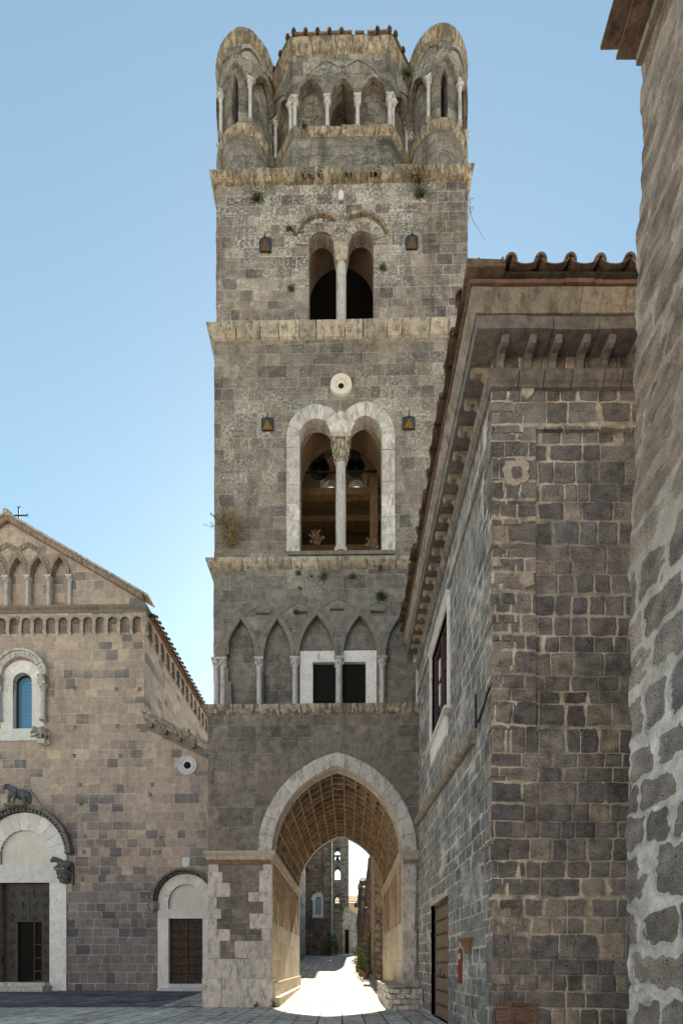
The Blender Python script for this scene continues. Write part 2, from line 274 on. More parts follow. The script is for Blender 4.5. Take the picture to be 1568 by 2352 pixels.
MT['rubble'] = masonry('near_rubble_wall', [(0, k(.12, .118, .12)), (.5, k(.17, .165, .16)), (.85, k(.21, .195, .18)), (1, k(.34, .31, .28))], k(.64, .545, .52), Wd=.82, H=.54, mort=.14, rad=.15, wob=.14, seed=41., pits=.9, lich=.3, lcol=(.45, .42, .38), mottle=.3, bumpd=.035, soft=.08, vary=.8, hv=.45, mwv=2.2, mwsc=1.1, mfade=.25, fine=.75, warm_up=(4.6, 8.0, (.27, .20, .158)), fsc=45, lsc=.9, lich2=.4, l2col=(.30, .22, .14), streak=.3)
MT['palace_render'] = plain('palace_cream_render', k(.70, .60, .46), var=.12, sc=1.2)
# ---------------------------------------------------------------- mesh helpers
class M:
    def __init__(s): s.v = []; s.f = []; s.uvs = []; s.mi = []
    def face(s, pts, uvs=None, mi=0):
        b = len(s.v); s.v += [tuple(p) for p in pts]; s.f.append(tuple(range(b, b + len(pts)))); s.uvs.append(uvs); s.mi.append(mi)
    def hexa(s, p, mi=0):          # p: 8 points, 0-3 bottom loop, 4-7 top loop
        for q in ((0, 3, 2, 1), (4, 5, 6, 7), (0, 1, 5, 4), (1, 2, 6, 5), (2, 3, 7, 6), (3, 0, 4, 7)): s.face([p[i] for i in q], None, mi)
    def box(s, a, b, jit=0, mi=0, mp=None):
        x0, y0, z0 = a; x1, y1, z1 = b
        p = [(x0, y0, z0), (x1, y0, z0), (x1, y1, z0), (x0, y1, z0), (x0, y0, z1), (x1, y0, z1), (x1, y1, z1), (x0, y1, z1)]
        if jit: p = [tuple(c + random.uniform(-jit, jit) for c in q) for q in p]
        if mp: p = [mp(q[0], q[1], q[2]) for q in p]
        s.hexa(p, mi)
    def tube(s, pts, r, n=8, cap=True, mi=0):
        pts = [Vector(p) for p in pts]; rs = r if isinstance(r, (list, tuple)) else [r] * len(pts); rings = []
        for i, p in enumerate(pts):
            d = (pts[min(i + 1, len(pts) - 1)] - pts[max(i - 1, 0)]).normalized()
            a = d.cross(Vector((0, 0, 1)) if abs(d.z) < .9 else Vector((0, 1, 0))).normalized(); b = d.cross(a)
            rings.append([p + (a * cos(2 * pi * j / n) + b * sin(2 * pi * j / n)) * rs[i] for j in range(n)])
        for i in range(len(pts) - 1):
            for j in range(n):
                s.face([rings[i][j], rings[i][(j + 1) % n], rings[i + 1][(j + 1) % n], rings[i + 1][j]], None, mi)
        if cap: s.face(rings[0], None, mi); s.face(rings[-1][::-1], None, mi)
    def lathe(s, c, prof, n=16, mi=0, a0=0, a1=2 * pi, uvr=None):
        cx, cy, cz = c
        full = abs(a1 - a0 - 2 * pi) < 1e-6; k_ = n if full else n + 1
        def P(j, q): a = a0 + (a1 - a0) * j / n; return (cx + q[0] * cos(a), cy + q[0] * sin(a), cz + q[1])
        for i in range(len(prof) - 1):
            for j in range(n):
                u0, u1 = (a0 + (a1 - a0) * j / n) * (uvr or prof[i][0] or .1), (a0 + (a1 - a0) * (j + 1) / n) * (uvr or prof[i][0] or .1)
                s.face([P(j, prof[i]), P(j + 1, prof[i]), P(j + 1, prof[i + 1]), P(j, prof[i + 1])], [(u0, prof[i][1]), (u1, prof[i][1]), (u1, prof[i + 1][1]), (u0, prof[i + 1][1])], mi)
    def ell(s, c, r, n=10, m=7, mi=0):
        for i in range(m):
            t0, t1 = pi * i / m - pi / 2, pi * (i + 1) / m - pi / 2
            for j in range(n):
                a0, a1 = 2 * pi * j / n, 2 * pi * (j + 1) / n
                P = lambda t, a: (c[0] + r[0] * cos(t) * cos(a), c[1] + r[1] * cos(t) * sin(a), c[2] + r[2] * sin(t))
                s.face([P(t0, a0), P(t0, a1), P(t1, a1), P(t1, a0)], None, mi)
    def build(s, name, mats, parent=None, smooth=False, merge=True):
        me = bpy.data.meshes.new(name); me.from_pydata(s.v, [], s.f)
        uvl = me.uv_layers.new(name='UVMap'); d = uvl.data
        me.update()
        for p, uv in zip(me.polygons, s.uvs):
            if uv is None:
                nn = p.normal
                if abs(nn.z) > .8: t, b_ = Vector((1, 0, 0)), Vector((0, 1, 0))
                else: t = Vector((-nn.y, nn.x, 0)).normalized(); b_ = Vector((0, 0, 1))
                for li in p.loop_indices:
                    co = me.vertices[me.loops[li].vertex_index].co; d[li].uv = (co.dot(t), co.dot(b_))
            else:
                for li, q in zip(p.loop_indices, uv): d[li].uv = q
        if not isinstance(mats, (list, tuple)): mats = [mats]
        for m_ in mats: me.materials.append(MT[m_] if isinstance(m_, str) else m_)
        me.polygons.foreach_set('material_index', s.mi)
        if merge or smooth:
            bm = bmesh.new(); bm.from_mesh(me); bmesh.ops.remove_doubles(bm, verts=bm.verts, dist=.0005)
            if smooth:
                for f in bm.faces: f.smooth = True
                for e in bm.edges:
                    if len(e.link_faces) == 2 and e.calc_face_angle(0) > radians(40): e.smooth = False
            bm.to_mesh(me); bm.free()
        o = bpy.data.objects.new(name, me); COL.objects.link(o)
        if parent: o.parent = parent
        return o
def thing(name, label, cat, loc=(0, 0, 0), rz=0, group=None):
    o = bpy.data.objects.new(name, None); COL.objects.link(o); o.location = loc; o.rotation_euler = (0, 0, rz); o.empty_display_size = .3
    o['label'] = label; o['category'] = cat
    if group: o['group'] = group
    bpy.context.view_layer.update()
    return o
def tag(o, label, cat, group=None, kind=None):
    if label: o['label'] = label
    if cat: o['category'] = cat
    if group: o['group'] = group
    if kind: o['kind'] = kind
    return o
def hit(fr, u, v, y):              # photo pixel (1568 wide) -> local x, z on the thing's plane local y = const
    loc = Vector(fr.location); rz = fr.rotation_euler.z
    R = Matrix.Rotation(-rz, 3, 'Z'); o = R @ (Vector((0, 0, EYE)) - loc); d = R @ Vector((u - UC, FPX, HZ - v))
    t = (y - o.y) / d.y; p = o + d * t; return p.x, p.z
def W3(u, v, Y): return Vector(((u - UC) / FPX * Y, Y, EYE + (HZ - v) / FPX * Y))
# pointed arch (h >= w); h == w is a semicircle; s in [-1, 1]
def arch_pt(w, h, s):
    R = (h * h + w * w) / (2 * w); ph = acos(max(-1, min(1, (R - w) / R))); a = ph * (1 - abs(s))
    x = w - R + R * cos(a); return (x if s >= 0 else -x), R * sin(a)
def arch_h(w, h, dx):
    if h <= 0: return 0
    R = (h * h + w * w) / (2 * w); q = R * R - (abs(dx) + R - w) ** 2; return sqrt(max(0, q))
def op(cx, w, zb, zs, h, depth=.3, through=False, sill=True, jl=True, jr=True): return dict(jl=jl, jr=jr, cx=cx, w=w, zb=zb, zs=zs, h=h, d=depth, t=through, sill=sill)
flat = lambda u, d, z: (u, d, z)
def arcwall(m, mp, u0, u1, z0, z1, ops=(), du=None, back=None, breaks=(), n=12, mi=0, mi_in=0, edges=True):
    us = {round(u0, 5), round(u1, 5)}
    for b in breaks: us.add(round(b, 5))
    for o in ops:
        for i in range(n + 1):
            us.add(round(min(u1, max(u0, o['cx'] - o['w'] + 2 * o['w'] * (.5 - .5 * cos(pi * i / n) if o['h'] > 0 else i / n))), 5))
    if du:
        c = int((u1 - u0) / du) + 1
        for i in range(c): us.add(round(u0 + (u1 - u0) * i / c, 5))
    us = sorted(us); us = [u for i, u in enumerate(us) if i == 0 or u - us[i - 1] > 1e-4]
    Z1 = z1 if callable(z1) else (lambda u: z1); Z0 = z0 if callable(z0) else (lambda u: z0)
    def quad(a, b, za0, za1, zb0, zb1, d, mi):
        if max(za1 - za0, zb1 - zb0) < 1e-5: return
        m.face([mp(a, d, za0), mp(b, d, zb0), mp(b, d, zb1), mp(a, d, za1)], [(a, za0), (b, zb0), (b, zb1), (a, za1)], mi)
    def find(x):
        return [o for o in ops if o['cx'] - o['w'] < x < o['cx'] + o['w']]
    for a, b in zip(us, us[1:]):
        oo = sorted(find((a + b) / 2), key=lambda o: o['zb'])
        for D in ([0] + ([back] if back else [])):
            la, lb = Z0(a), Z0(b)
            for o in oo:
                if D and not o['t']: continue
                quad(a, b, la, o['zb'], lb, o['zb'], D, mi)
                la, lb = o['zs'] + arch_h(o['w'], o['h'], a - o['cx']), o['zs'] + arch_h(o['w'], o['h'], b - o['cx'])
            quad(a, b, la, Z1(a), lb, Z1(b), D, mi)
        for o in oo:
            d = back if (o['t'] and back) else o['d']
            ta, tb = o['zs'] + arch_h(o['w'], o['h'], a - o['cx']), o['zs'] + arch_h(o['w'], o['h'], b - o['cx'])
            m.face([mp(a, 0, ta), mp(b, 0, tb), mp(b, d, tb), mp(a, d, ta)], [(a, 0), (b, 0), (b, d), (a, d)], mi_in)
            if o['sill']: m.face([mp(a, 0, o['zb']), mp(b, 0, o['zb']), mp(b, d, o['zb']), mp(a, d, o['zb'])], [(a, 0), (b, 0), (b, d), (a, d)], mi_in)
            if not o['t']: quad(a, b, o['zb'], ta, o['zb'], tb, o['d'], mi_in)
    for o in ops:
        d = back if (o['t'] and back) else o['d']
        for x, jj in ((o['cx'] - o['w'], o['jl']), (o['cx'] + o['w'], o['jr'])):
            if jj and u0 - 1e-4 <= x <= u1 + 1e-4:
                m.face([mp(x, 0, o['zb']), mp(x, d, o['zb']), mp(x, d, o['zs']), mp(x, 0, o['zs'])], [(0, o['zb']), (d, o['zb']), (d, o['zs']), (0, o['zs'])], mi_in)
def archband(m, mp, cx, w, zs, h, t, d0, d1, n=14, s0=-1, s1=1, th=None, gap=0, jit=0, nb=None, leg=0, sub=1):
    """raised band along an arch: inner curve (w,h), outer (w+t,h+th); d0 front, d1 back; nb voussoirs"""
    th = t * 1.15 if th is None else th; N = nb or n; per = max(1, round(n / N)) if nb else 1
    if abs(h - w) < 1e-6: th = t
    for i in range(N):
        a = s0 + (s1 - s0) * i / N + gap; b = s0 + (s1 - s0) * (i + 1) / N - gap
        j = random.uniform(-jit, jit) if jit else 0; jt = random.uniform(-jit, jit) if jit else 0
        for q in range(per):
            a_, b_ = a + (b - a) * q / per, a + (b - a) * (q + 1) / per
            P = []
            for s_, in ((a_,), (b_,)):
                xi, zi = arch_pt(w, h, s_); xo, zo = arch_pt(w + t + jt, h + th + jt, s_); P.append(((cx + xi, zs + zi), (cx + xo, zs + zo)))
            (i0, o0), (i1, o1) = P; L0 = s_ * w
            f = d0 + j
            A = [mp(i0[0], f, i0[1]), mp(i1[0], f, i1[1]), mp(o1[0], f, o1[1]), mp(o0[0], f, o0[1])]
            B = [mp(i0[0], d1, i0[1]), mp(i1[0], d1, i1[1]), mp(o1[0], d1, o1[1]), mp(o0[0], d1, o0[1])]
            m.face(A, [i0, i1, o1, o0]); m.face([B[0], B[1], A[1], A[0]], [(i0[0], d1), (i1[0], d1), (i1[0], f), (i0[0], f)]); m.face([A[3], A[2], B[2], B[3]])
            if q == 0: m.face([A[0], A[3], B[3], B[0]])
            if q == per - 1: m.face([A[1], B[1], B[2], A[2]])
    if leg:
        for sg in (-1, 1):
            if (sg < 0 and s0 > -1) or (sg > 0 and s1 < 1): continue
            xa, xb = sorted((cx + sg * w, cx + sg * (w + t))); m.box((xa, d0, zs - leg), (xb, d1, zs), mp=mp)
def course(m, pts, prof, seg=.9, closed=False, jit=.006, gap=.006, mp=None, uvs=False):
    """moulding of separate stones swept along a plan path (outward = right of travel), mitred corners"""
    P = [Vector((p[0], p[1], 0)) for p in pts]; n = len(P); E = n if closed else n - 1
    dirs = [(P[(i + 1) % n] - P[i]).normalized() for i in range(E)]
    def kf(i):     # miter at vertex i between edges i-1 and i
        if not closed and (i == 0 or i == n - 1): return 0
        a, b = dirs[(i - 1) % E], dirs[i % E]; return tan(math.atan2(a.x * b.y - a.y * b.x, a.dot(b)) / 2)
    for e in range(E):
        A, d = P[e], dirs[e]; nrm = Vector((d.y, -d.x, 0)); L = (P[(e + 1) % n] - A).length
        k0, k1 = kf(e), kf((e + 1) % n if closed else e + 1)
        c = max(1, round(L / seg)); ts = [0] + [L * (i + random.uniform(-.18, .18)) / c for i in range(1, c)] + [L]
        for i in range(c):
            jo, jz = random.uniform(-jit, jit), random.uniform(-jit, jit)
            rings = []
            sub = max(1, int((ts[i + 1] - ts[i]) / .25)) if jit else 1
            for q in range(sub + 1):
                t = ts[i] + gap / 2 * (i > 0) + (ts[i + 1] - ts[i] - gap * .5 * ((i > 0) + (i < c - 1))) * q / sub
                R = []
                for (o, z) in prof:
                    tt = t - (k0 * o if (i == 0 and q == 0) else 0) + (k1 * o if (i == c - 1 and q == sub) else 0)
                    w_ = random.uniform(-jit, jit) * .8 if o > .02 and 0 < q < sub else 0
                    R.append(A + d * tt + nrm * (o + (jo if o > .02 else 0) + w_) + Vector((0, 0, z + (jz if o > .02 else 0) + w_)))
                rings.append(R)
            for q in range(sub):
                for j in range(len(prof) - 1):
                    m.face([rings[q][j], rings[q + 1][j], rings[q + 1][j + 1], rings[q][j + 1]])
            for R in (rings[0][::-1], rings[-1]):
                m.face(R)
def colonnette(parent, mp, x, d, z0, z1, r, name='colonnette', mat='colon', caph=None, capw=None, base=True, cmat=None, n=12):
    caph = caph or r * 3.2; capw = capw or r * 2.0; m = M(); c = Vector(mp(x, d, z0)); H = z1 - z0
    bz = r * 1.2 if base else 0
    if base: m.lathe(c, [(0, 0), (r * 1.5, 0), (r * 1.5, bz * .5), (r * 1.25, bz * .6), (r * 1.3, bz), (r, bz * 1.1)], n)
    m.lathe(c, [(r, bz * (1.1 if base else 0)), (r * 1.02, H * .4), (r * .94, H - caph)], n)
    o = m.build(name, mat, parent, smooth=True)
    m = M(); cz = z1 - caph
    def sq(w, z): return [Vector(mp(x - w, d - w, z)), Vector(mp(x + w, d - w, z)), Vector(mp(x + w, d + w, z)), Vector(mp(x - w, d + w, z))]
    m.lathe((c.x, c.y, cz), [(r * .95, 0), (r * 1.15, caph * .04), (r * 1.15, caph * .12), (r, caph * .16), (r * 1.15, caph * .45), (capw * .95, caph * .74), (capw * .8, caph * .8)], n)
    for a in range(8):
        an = a * pi / 4 + .39; m.ell((c.x + cos(an) * r * 1.35, c.y + sin(an) * r * 1.35, cz + caph * (.42 if a % 2 else .6)), (r * .35, r * .35, caph * .17), 6, 4)
    q0, q1 = sq(capw * .9, cz + caph * .78), sq(capw, z1); m.hexa(q0 + q1)
    m.build('capital', cmat or mat, o)
    return o
def halfpipe(m, p0, p1, r0, r1, up, th=.016, n=8, mi=0, fl=1.0):
    p0, p1 = Vector(p0), Vector(p1); d = (p1 - p0).normalized(); s = d.cross(Vector(up)).normalized(); u_ = s.cross(d).normalized()
    def ring(p, r): return [p + s * cos(pi * j / n) * r + u_ * sin(pi * j / n) * r * fl for j in range(n + 1)]
    A, B, a, b = ring(p0, r0), ring(p1, r1), ring(p0, r0 - th), ring(p1, r1 - th)
    for j in range(n):
        m.face([A[j], B[j], B[j + 1], A[j + 1]], None, mi); m.face([a[j + 1], b[j + 1], b[j], a[j]], None, mi); m.face([A[j], A[j + 1], a[j + 1], a[j]], None, mi); m.face([B[j], b[j], b[j + 1], B[j + 1]], None, mi)
def blob(name, parts, mat, parent=None, vox=.02, disp=.0):
    """one continuous figure: ellipsoids and tapered limbs fused by a voxel remesh"""
    m = M()
    for p in parts:
        if p[0] == 'e': m.ell(p[1], p[2], 14, 10)
        else: m.tube(p[1], p[2], 10); [m.ell(q, (r_,) * 3, 10, 6) for q, r_ in zip(p[1], p[2] if isinstance(p[2], (list, tuple)) else [p[2]] * len(p[1]))]
    o = m.build(name, mat, parent)
    r = o.modifiers.new('remesh', 'REMESH'); r.mode = 'VOXEL'; r.voxel_size = vox; r.use_smooth_shade = True
    s_ = o.modifiers.new('smooth', 'SMOOTH'); s_.iterations = 2
    if disp:
        t = bpy.data.textures.new(name + '_grain', 'CLOUDS'); t.noise_scale = .06; dd = o.modifiers.new('carving', 'DISPLACE'); dd.texture = t; dd.strength = disp; dd.mid_level = .5
    return o
def tuft(name, loc, r, n, mat, label, droop=.3, kind='leaf', flat_y=.5, size=.05, group='weeds growing out of the tower walls', cat='plant', rnd=None):
    R = random.Random(hash((round(loc[0], 2), round(loc[2], 2))) & 0xffff); m = M(); nm = 2 if isinstance(mat, (list, tuple)) else 1
    for i in range(n):
        a = R.uniform(0, 2 * pi); e = R.uniform(-.5, 1.4); L = r * R.uniform(.35, 1.1)
        d = Vector((cos(a) * cos(e), -abs(sin(a) * cos(e)) * flat_y - .1, sin(e)))
        b = Vector((R.uniform(-.25, .25) * r, -.02, R.uniform(-.15, .15) * r))
        if kind == 'leaf':
            if i % 6 == 0:
                m.tube([b * .3, b + d * L * .5 + Vector((0, 0, -droop * L * .1)), b + d * L + Vector((0, 0, -droop * L))], [.006, .004, .002], 4, False, 0)
            for q in range(5):
                c = b + d * L * R.uniform(.3, 1) + Vector((R.gauss(0, .12), R.gauss(0, .08), R.gauss(0, .1) - droop * .5)) * r
                x = Vector((R.gauss(0, 1), R.gauss(0, 1), R.gauss(0, 1))).normalized(); y = x.orthogonal().normalized(); s = size * R.uniform(.5, 1.2)
                m.face([c, c + x * s + y * s * .45, c + x * s * 2, c + x * s - y * s * .45], None, R.randrange(nm))
        else:
            tip = b + d * L * 1.3 + Vector((0, 0, L * .5 - droop * L)); mid = b + d * L * .6 + Vector((0, 0, L * .35))
            w = size * .12; s = Vector((w, 0, 0))
            m.face([b - s, b + s, mid + s * .8, mid - s * .8], None, 0); m.face([mid - s * .8, mid + s * .8, tip], None, 0)
            if R.random() < .5:
                for q in range(4):
                    c = mid.lerp(tip, .4 + q * .2) + Vector((R.gauss(0, .01), 0, 0)); z = size * .3
                    m.face([c, c + Vector((z * .5, 0, z)), c + Vector((0, -.3 * z, z * 2)), c + Vector((-z * .5, 0, z))], None, nm - 1)
    o = m.build(name, mat); o.location = loc
    tag(o, label, cat, group); return o
# ================================================================ GROUND
def ramp_z(Y): return 0 if Y < 15.5 else (.28 * (Y - 15.5) / 8 if Y < 23.5 else (.28 + (Y - 23.5) * .072 if Y < 66 else 3.34))
m = M(); m.face([(-900, -900, -.02), (900, -900, -.02), (900, 1500, -.02), (-900, 1500, -.02)])
tag(m.build('ground', 'slabs'), None, None, kind='structure')
m = M(); m.face([(-30, -20, 0), (12, -20, 0), (12, 15.52, 0), (-30, 15.52, 0)])
tag(m.build('piazza_pavement', 'slabs'), None, None, kind='structure')
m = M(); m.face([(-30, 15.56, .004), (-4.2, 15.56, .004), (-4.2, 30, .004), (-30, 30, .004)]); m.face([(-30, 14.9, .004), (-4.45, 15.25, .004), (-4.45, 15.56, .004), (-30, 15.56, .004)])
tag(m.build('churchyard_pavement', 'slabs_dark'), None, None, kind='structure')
def strip(x0, x1, lift):
    m = M(); Ys = [12.9, 15.5, 19, 23.5, 28, 34, 40, 46, 52, 58, 62, 66, 75]
    for a, b in zip(Ys, Ys[1:]): m.face([(x0, a, ramp_z(a) + lift), (x1, a, ramp_z(a) + lift), (x1, b, ramp_z(b) + lift), (x0, b, ramp_z(b) + lift)], [(x0, a), (x1, a), (x1, b), (x0, b)])
    return m
tag(strip(-6, 7, .004).build('street', 'slabs'), None, None, kind='structure')
mm = M()
for a, b in zip([13.9, 15.5, 23.5, 66], [15.5, 23.5, 66, 75]):
    mm.face([(-1.15, a, ramp_z(a) + .009), (1.0, a, ramp_z(a) + .009), (1.0, b, ramp_z(b) + .009), (-1.15, b, ramp_z(b) + .009)], [(-1.15, a), (1.0, a), (1.0, b), (-1.15, b)])
tag(mm.build('street_cobbles', 'street'), None, None, kind='structure')

# ================================================================ BELL TOWER
T = thing('bell_tower', 'tall dark tuff bell tower with pointed arch passage, paired belfry windows and round corner turrets', 'bell tower', (0, 15.5, 0), radians(-.8))
def t(u, v, y=0): return hit(T, u, v, y)
CY = 4.2
def side(hw, kk):
    a = kk * pi / 2; ca, sa = cos(a), sin(a)
    def f(u, d, z):
        x, y = u, -hw + d
        return (x * ca - y * sa, CY + x * sa + y * ca, z)
    return f
def sq(hw): return [(-hw, CY - hw), (hw, CY - hw), (hw, CY + hw), (-hw, CY + hw)]
H1, H2, H3, H4 = 4.36, 4.22, 4.2, 4.15
AX, AW, AZ, AH = -.14, 2.14, 5.08, 2.80
# -- stage 1 : the passage
m = M()
for kk, ax in ((0, AX), (2, -AX)): arcwall(m, side(H1, kk), -H1, H1, 0, 9.65, [op(ax, AW, 0, AZ, AH, .02, True, False)], n=24)
for kk in (1, 3): arcwall(m, side(H1, kk), -H1, H1, 0, 9.65)
m.build('lower_wall', 'tower_low', T)
m = M(); y0, y1 = CY - H1, CY + H1
for x in (AX - AW, AX + AW):
    m.face([(x, y0, 2.75), (x, y1, 2.75), (x, y1, AZ), (x, y0, AZ)], [(y0, 2.75), (y1, 2.75), (y1, AZ), (y0, AZ)])
m.build('passage_wall', 'tunnel', T)
m = M()
for x, sg in ((AX - AW, 1), (AX + AW, -1)):
    m.box((min(x, x + sg * .012), y0 - .012, 0), (max(x, x + sg * .012), y1, 2.78))
    m.box((min(x, x + sg * .014), y0 - .014, 2.35), (max(x, x + sg * .014), y0 + .32, AZ - .25)); m.box((min(x, x + sg * .014), y1 - .32, 2.35), (max(x, x + sg * .014), y1, AZ - .25))
    for q in range(5):
        yy = 1.1 + q * 1.55; m.box((min(x, x + sg * .008), yy, 2.35 if sg > 0 else 2.76), (max(x, x + sg * .008), yy + random.uniform(.25, .45), random.choice([3.0, 3.6, 4.4, 4.82])))
m.build('passage_dado', 'tunnel_marble', T)
m = M()          # stepped base inside left wall
m.box((AX - AW + .01, y0 - .02, 0), (AX - AW + .09, y1, .78)); m.box((AX - AW + .09, y0 + .1, 0), (AX - AW + .26, y1, .30))
m.build('passage_base', 'tunnel_marble', T)
# vault of hewn coffers
m = M(); NA, ND = 17, 15; ys = [y0 + .36 + (y1 - y0 - .66) * j / ND for j in range(ND + 1)]
def vp(s, y, off): x, z = arch_pt(AW + off, AH + off, s); return Vector((AX + x, y, AZ + z))
for i in range(NA):
    s0, s1 = -1 + 2 * i / NA, -1 + 2 * (i + 1) / NA
    for j in range(ND):
        a, b = ys[j], ys[j + 1]; L = 7 / NA * i; rb = .034 + random.uniform(-.006, .006)
        sa, sb = s0 + .008, s1 - .008; ya, yb = a + rb, b - rb
        O = [vp(s0, a, 0), vp(s1, a, 0), vp(s1, b, 0), vp(s0, b, 0)]
        I = [vp(sa, ya, 0), vp(sb, ya, 0), vp(sb, yb, 0), vp(sa, yb, 0)]
        dd = .15 + random.uniform(-.035, .035)
        lo = .02 if True else 0
        dl, dh = (dd, lo) if (s0 + s1) > 0 else (lo, dd)       # tilted bed: each course steps out over the next
        dd = .23 + random.uniform(-.04, .05); K = [vp(sa + .003, ya + .01, .07), vp(sb - .003, ya + .01, .07), vp(sb - .003, yb - .012, dd), vp(sa + .003, yb - .012, dd)]
        for q in range(4):
            r = (q + 1) % 4; m.face([O[q], O[r], I[r], I[q]]); m.face([I[q], I[r], K[r], K[q]])
        m.face(K)
m.build('vault', 'vault', T, merge=False)
for yy, sgn, dth in ((y0, -1, .38), (y1 - .32, 1, .33)):
    m = M(); archband(m, lambda u, d, z, yy=yy: (u, yy + d, z), AX, AW - .015, AZ, AH - .015, .46 if sgn < 0 else .40, -.03 if sgn < 0 else 0, dth if sgn < 0 else .35, n=30, nb=15 if sgn < 0 else 11, gap=.0016, jit=.005, th=.44)
    m.build('arch_ring', 'ring' if sgn < 0 else 'impost', T)
m = M(); archband(m, lambda u, d, z: (u, y0 + d, z), AX, AW + .47, AZ, AH + .45, .62, -.012, .1, n=24, nb=17, gap=.002, jit=.004, s0=-.62, s1=.62)
m.build('relieving_arch', 'arcstone', T)
m = M(); archband(m, lambda u, d, z: (u, y0 + d, z), AX, AW - .09, AZ, AH - .09, .08, .30, .40, n=30)
m.build('arch_fillet', 'impost', T)
# imposts
pr = [(0, 4.80), (.05, 4.82), (.07, 4.92), (.13, 5.0), (.13, 5.09), (0, 5.10)]
for path in ([(-H1, y1), (-H1, y0), (AX - AW, y0), (AX - AW, y1)], [(AX + AW, y1), (AX + AW, y0), (H1, y0)]):
    m = M(); course(m, path, pr, seg=1.2, jit=.003); m.build('impost_moulding', 'impost', T)
m = M(); course(m, [(-H1, y0 + 1), (-H1, y0), (AX - AW, y0)], [(0, 4.66), (.025, 4.66), (.025, 4.80), (0, 4.80)], seg=.26, jit=.003); m.build('brick_course', 'brick', T)
# pale quoins and plinth of the left pier
def f5(x): return 451.5 + .36 * x
def g5(y): return 1674.3 + .36 * y
QM = [M(), M(), M()]
for (a, b, c, d) in [(80, 866, 140, 915), (90, 915, 165, 985), (80, 985, 215, 1075), (80, 1075, 130, 1150), (80, 1150, 158, 1215), (80, 1215, 130, 1280), (80, 1280, 213, 1355), (80, 1355, 150, 1468),
                     (425, 866, 470, 905), (400, 905, 470, 1045), (330, 1045, 470, 1105), (425, 1105, 470, 1180), (337, 1180, 470, 1278), (415, 1278, 470, 1355), (328, 1355, 470, 1470), (243, 1355, 328, 1465),
                     (80, 1470, 262, 1602), (262, 1470, 375, 1602), (375, 1470, 470, 1602), (1322, 866, 1400, 945), (1326, 945, 1400, 1055), (1322, 1055, 1396, 1165), (1328, 1165, 1392, 1290), (1322, 1290, 1400, 1400), (1330, 1400, 1400, 1510), (1326, 1510, 1390, 1760)]:
    x0_, z1_ = t(f5(a), g5(b), y0); x1_, z0_ = t(f5(c), g5(d), y0)
    if a < 100: x0_ = -H1 - .01
    if c == 470: x1_ = AX - AW + .012
    if 1320 < a < 1340: x0_ = AX + AW - .012
    m = QM[2 if a > 1300 else (0 if a < 200 and b < 1470 else 1)]; m.box((x0_ + .004, y0 - random.uniform(.012, .024), max(z0_, 0) + .004), (x1_ - .004, y0 + (.25 if a < 100 or c == 470 else .05), z1_ - .004), jit=.003)
for m in QM: m.build('quoin_stones', 'marble_old', T)
m = M()
xs = [-H1 - .16, t(f5(165), 0, y0)[0], t(f5(312), 0, y0)[0], AX - AW + .06]
for a, b in zip(xs, xs[1:]): m.box((a + .005, y0 - .15 + random.uniform(-.015, .01), 0), (b - .005, y0 + .6, .92), jit=.012)
for q in range(5): m.box((-H1 - .16, y0 + .6 + q * 1.2, 0), (-H1 + .1, y0 + 1.79 + q * 1.2, .92), jit=.01)
m.build('plinth', 'marble_old', T)
m = M(); m.box((AX + AW, y0 - .05, 0), (H1, y0 + .4, .9), jit=.01); m.build('plinth', 'marble_old', T)
# worn corner stones, each course a little in or out
def corners(hw, z0, z1, h, name, mat, amp=.014):
    R = random.Random(int(hw * 100))
    for cx, cy in ((-hw, CY - hw), (hw, CY - hw), (hw, CY + hw), (-hw, CY + hw)):
        m = M(); z = z0; sx, sy = (1 if cx > 0 else -1), (1 if cy > CY else -1)
        while z < z1 - .05:
            hh = min(h * R.uniform(.85, 1.15), z1 - z)
            o = R.uniform(-.004, amp); w1, w2 = R.uniform(.3, .6), R.uniform(.3, .6)
            xa, xb = sorted((cx + sx * o, cx - sx * w1)); ya, yb = sorted((cy + sy * R.uniform(.002, amp * .6), cy - sy * w2)); m.box((xa, ya, z + .003), (xb, yb, z + hh - .003), jit=.003)
            z += hh
        m.build(name, mat, T)
corners(H1, 5.15, 9.5, .46, 'corner_stones', 'tower_low'); corners(H2, 9.9, 14.4, .44, 'corner_stones', 'tower_low'); corners(H3, 14.72, 22.0, .39, 'corner_stones', 'tower_mid'); corners(H4, 22.44, 27.2, .35, 'corner_stones', 'tower_top', .02)
# -- strings and cornices
m = M(); course(m, sq(H1), [(0, 9.55), (.07, 9.60), (.15, 9.74), (.165, 9.83), (-.14, 9.86)], closed=True, jit=.005, seg=.8, gap=.022); m.build('string_course', 'cornice_dark', T)
m = M(); course(m, sq(H2), [(0, 14.40), (.10, 14.46), (.20, 14.56), (.22, 14.66), (-.02, 14.70)], closed=True, jit=.005, seg=.85, gap=.026); m.build('string_course', 'cornice', T)
m = M(); course(m, sq(H3), [(0, 22.02), (.06, 22.06), (.07, 22.12), (.2, 22.26), (.22, 22.38), (-.05, 22.42)], closed=True, jit=.005, seg=.7, gap=.028); m.build('string_course', 'cornice', T)
m = M(); course(m, sq(H4), [(0, 27.22), (.08, 27.25), (.15, 27.33), (.18, 27.44), (.18, 27.50), (-4, 27.50)], closed=True, jit=.016, seg=.62, gap=.02); m.build('cornice', 'cornice_top', T)
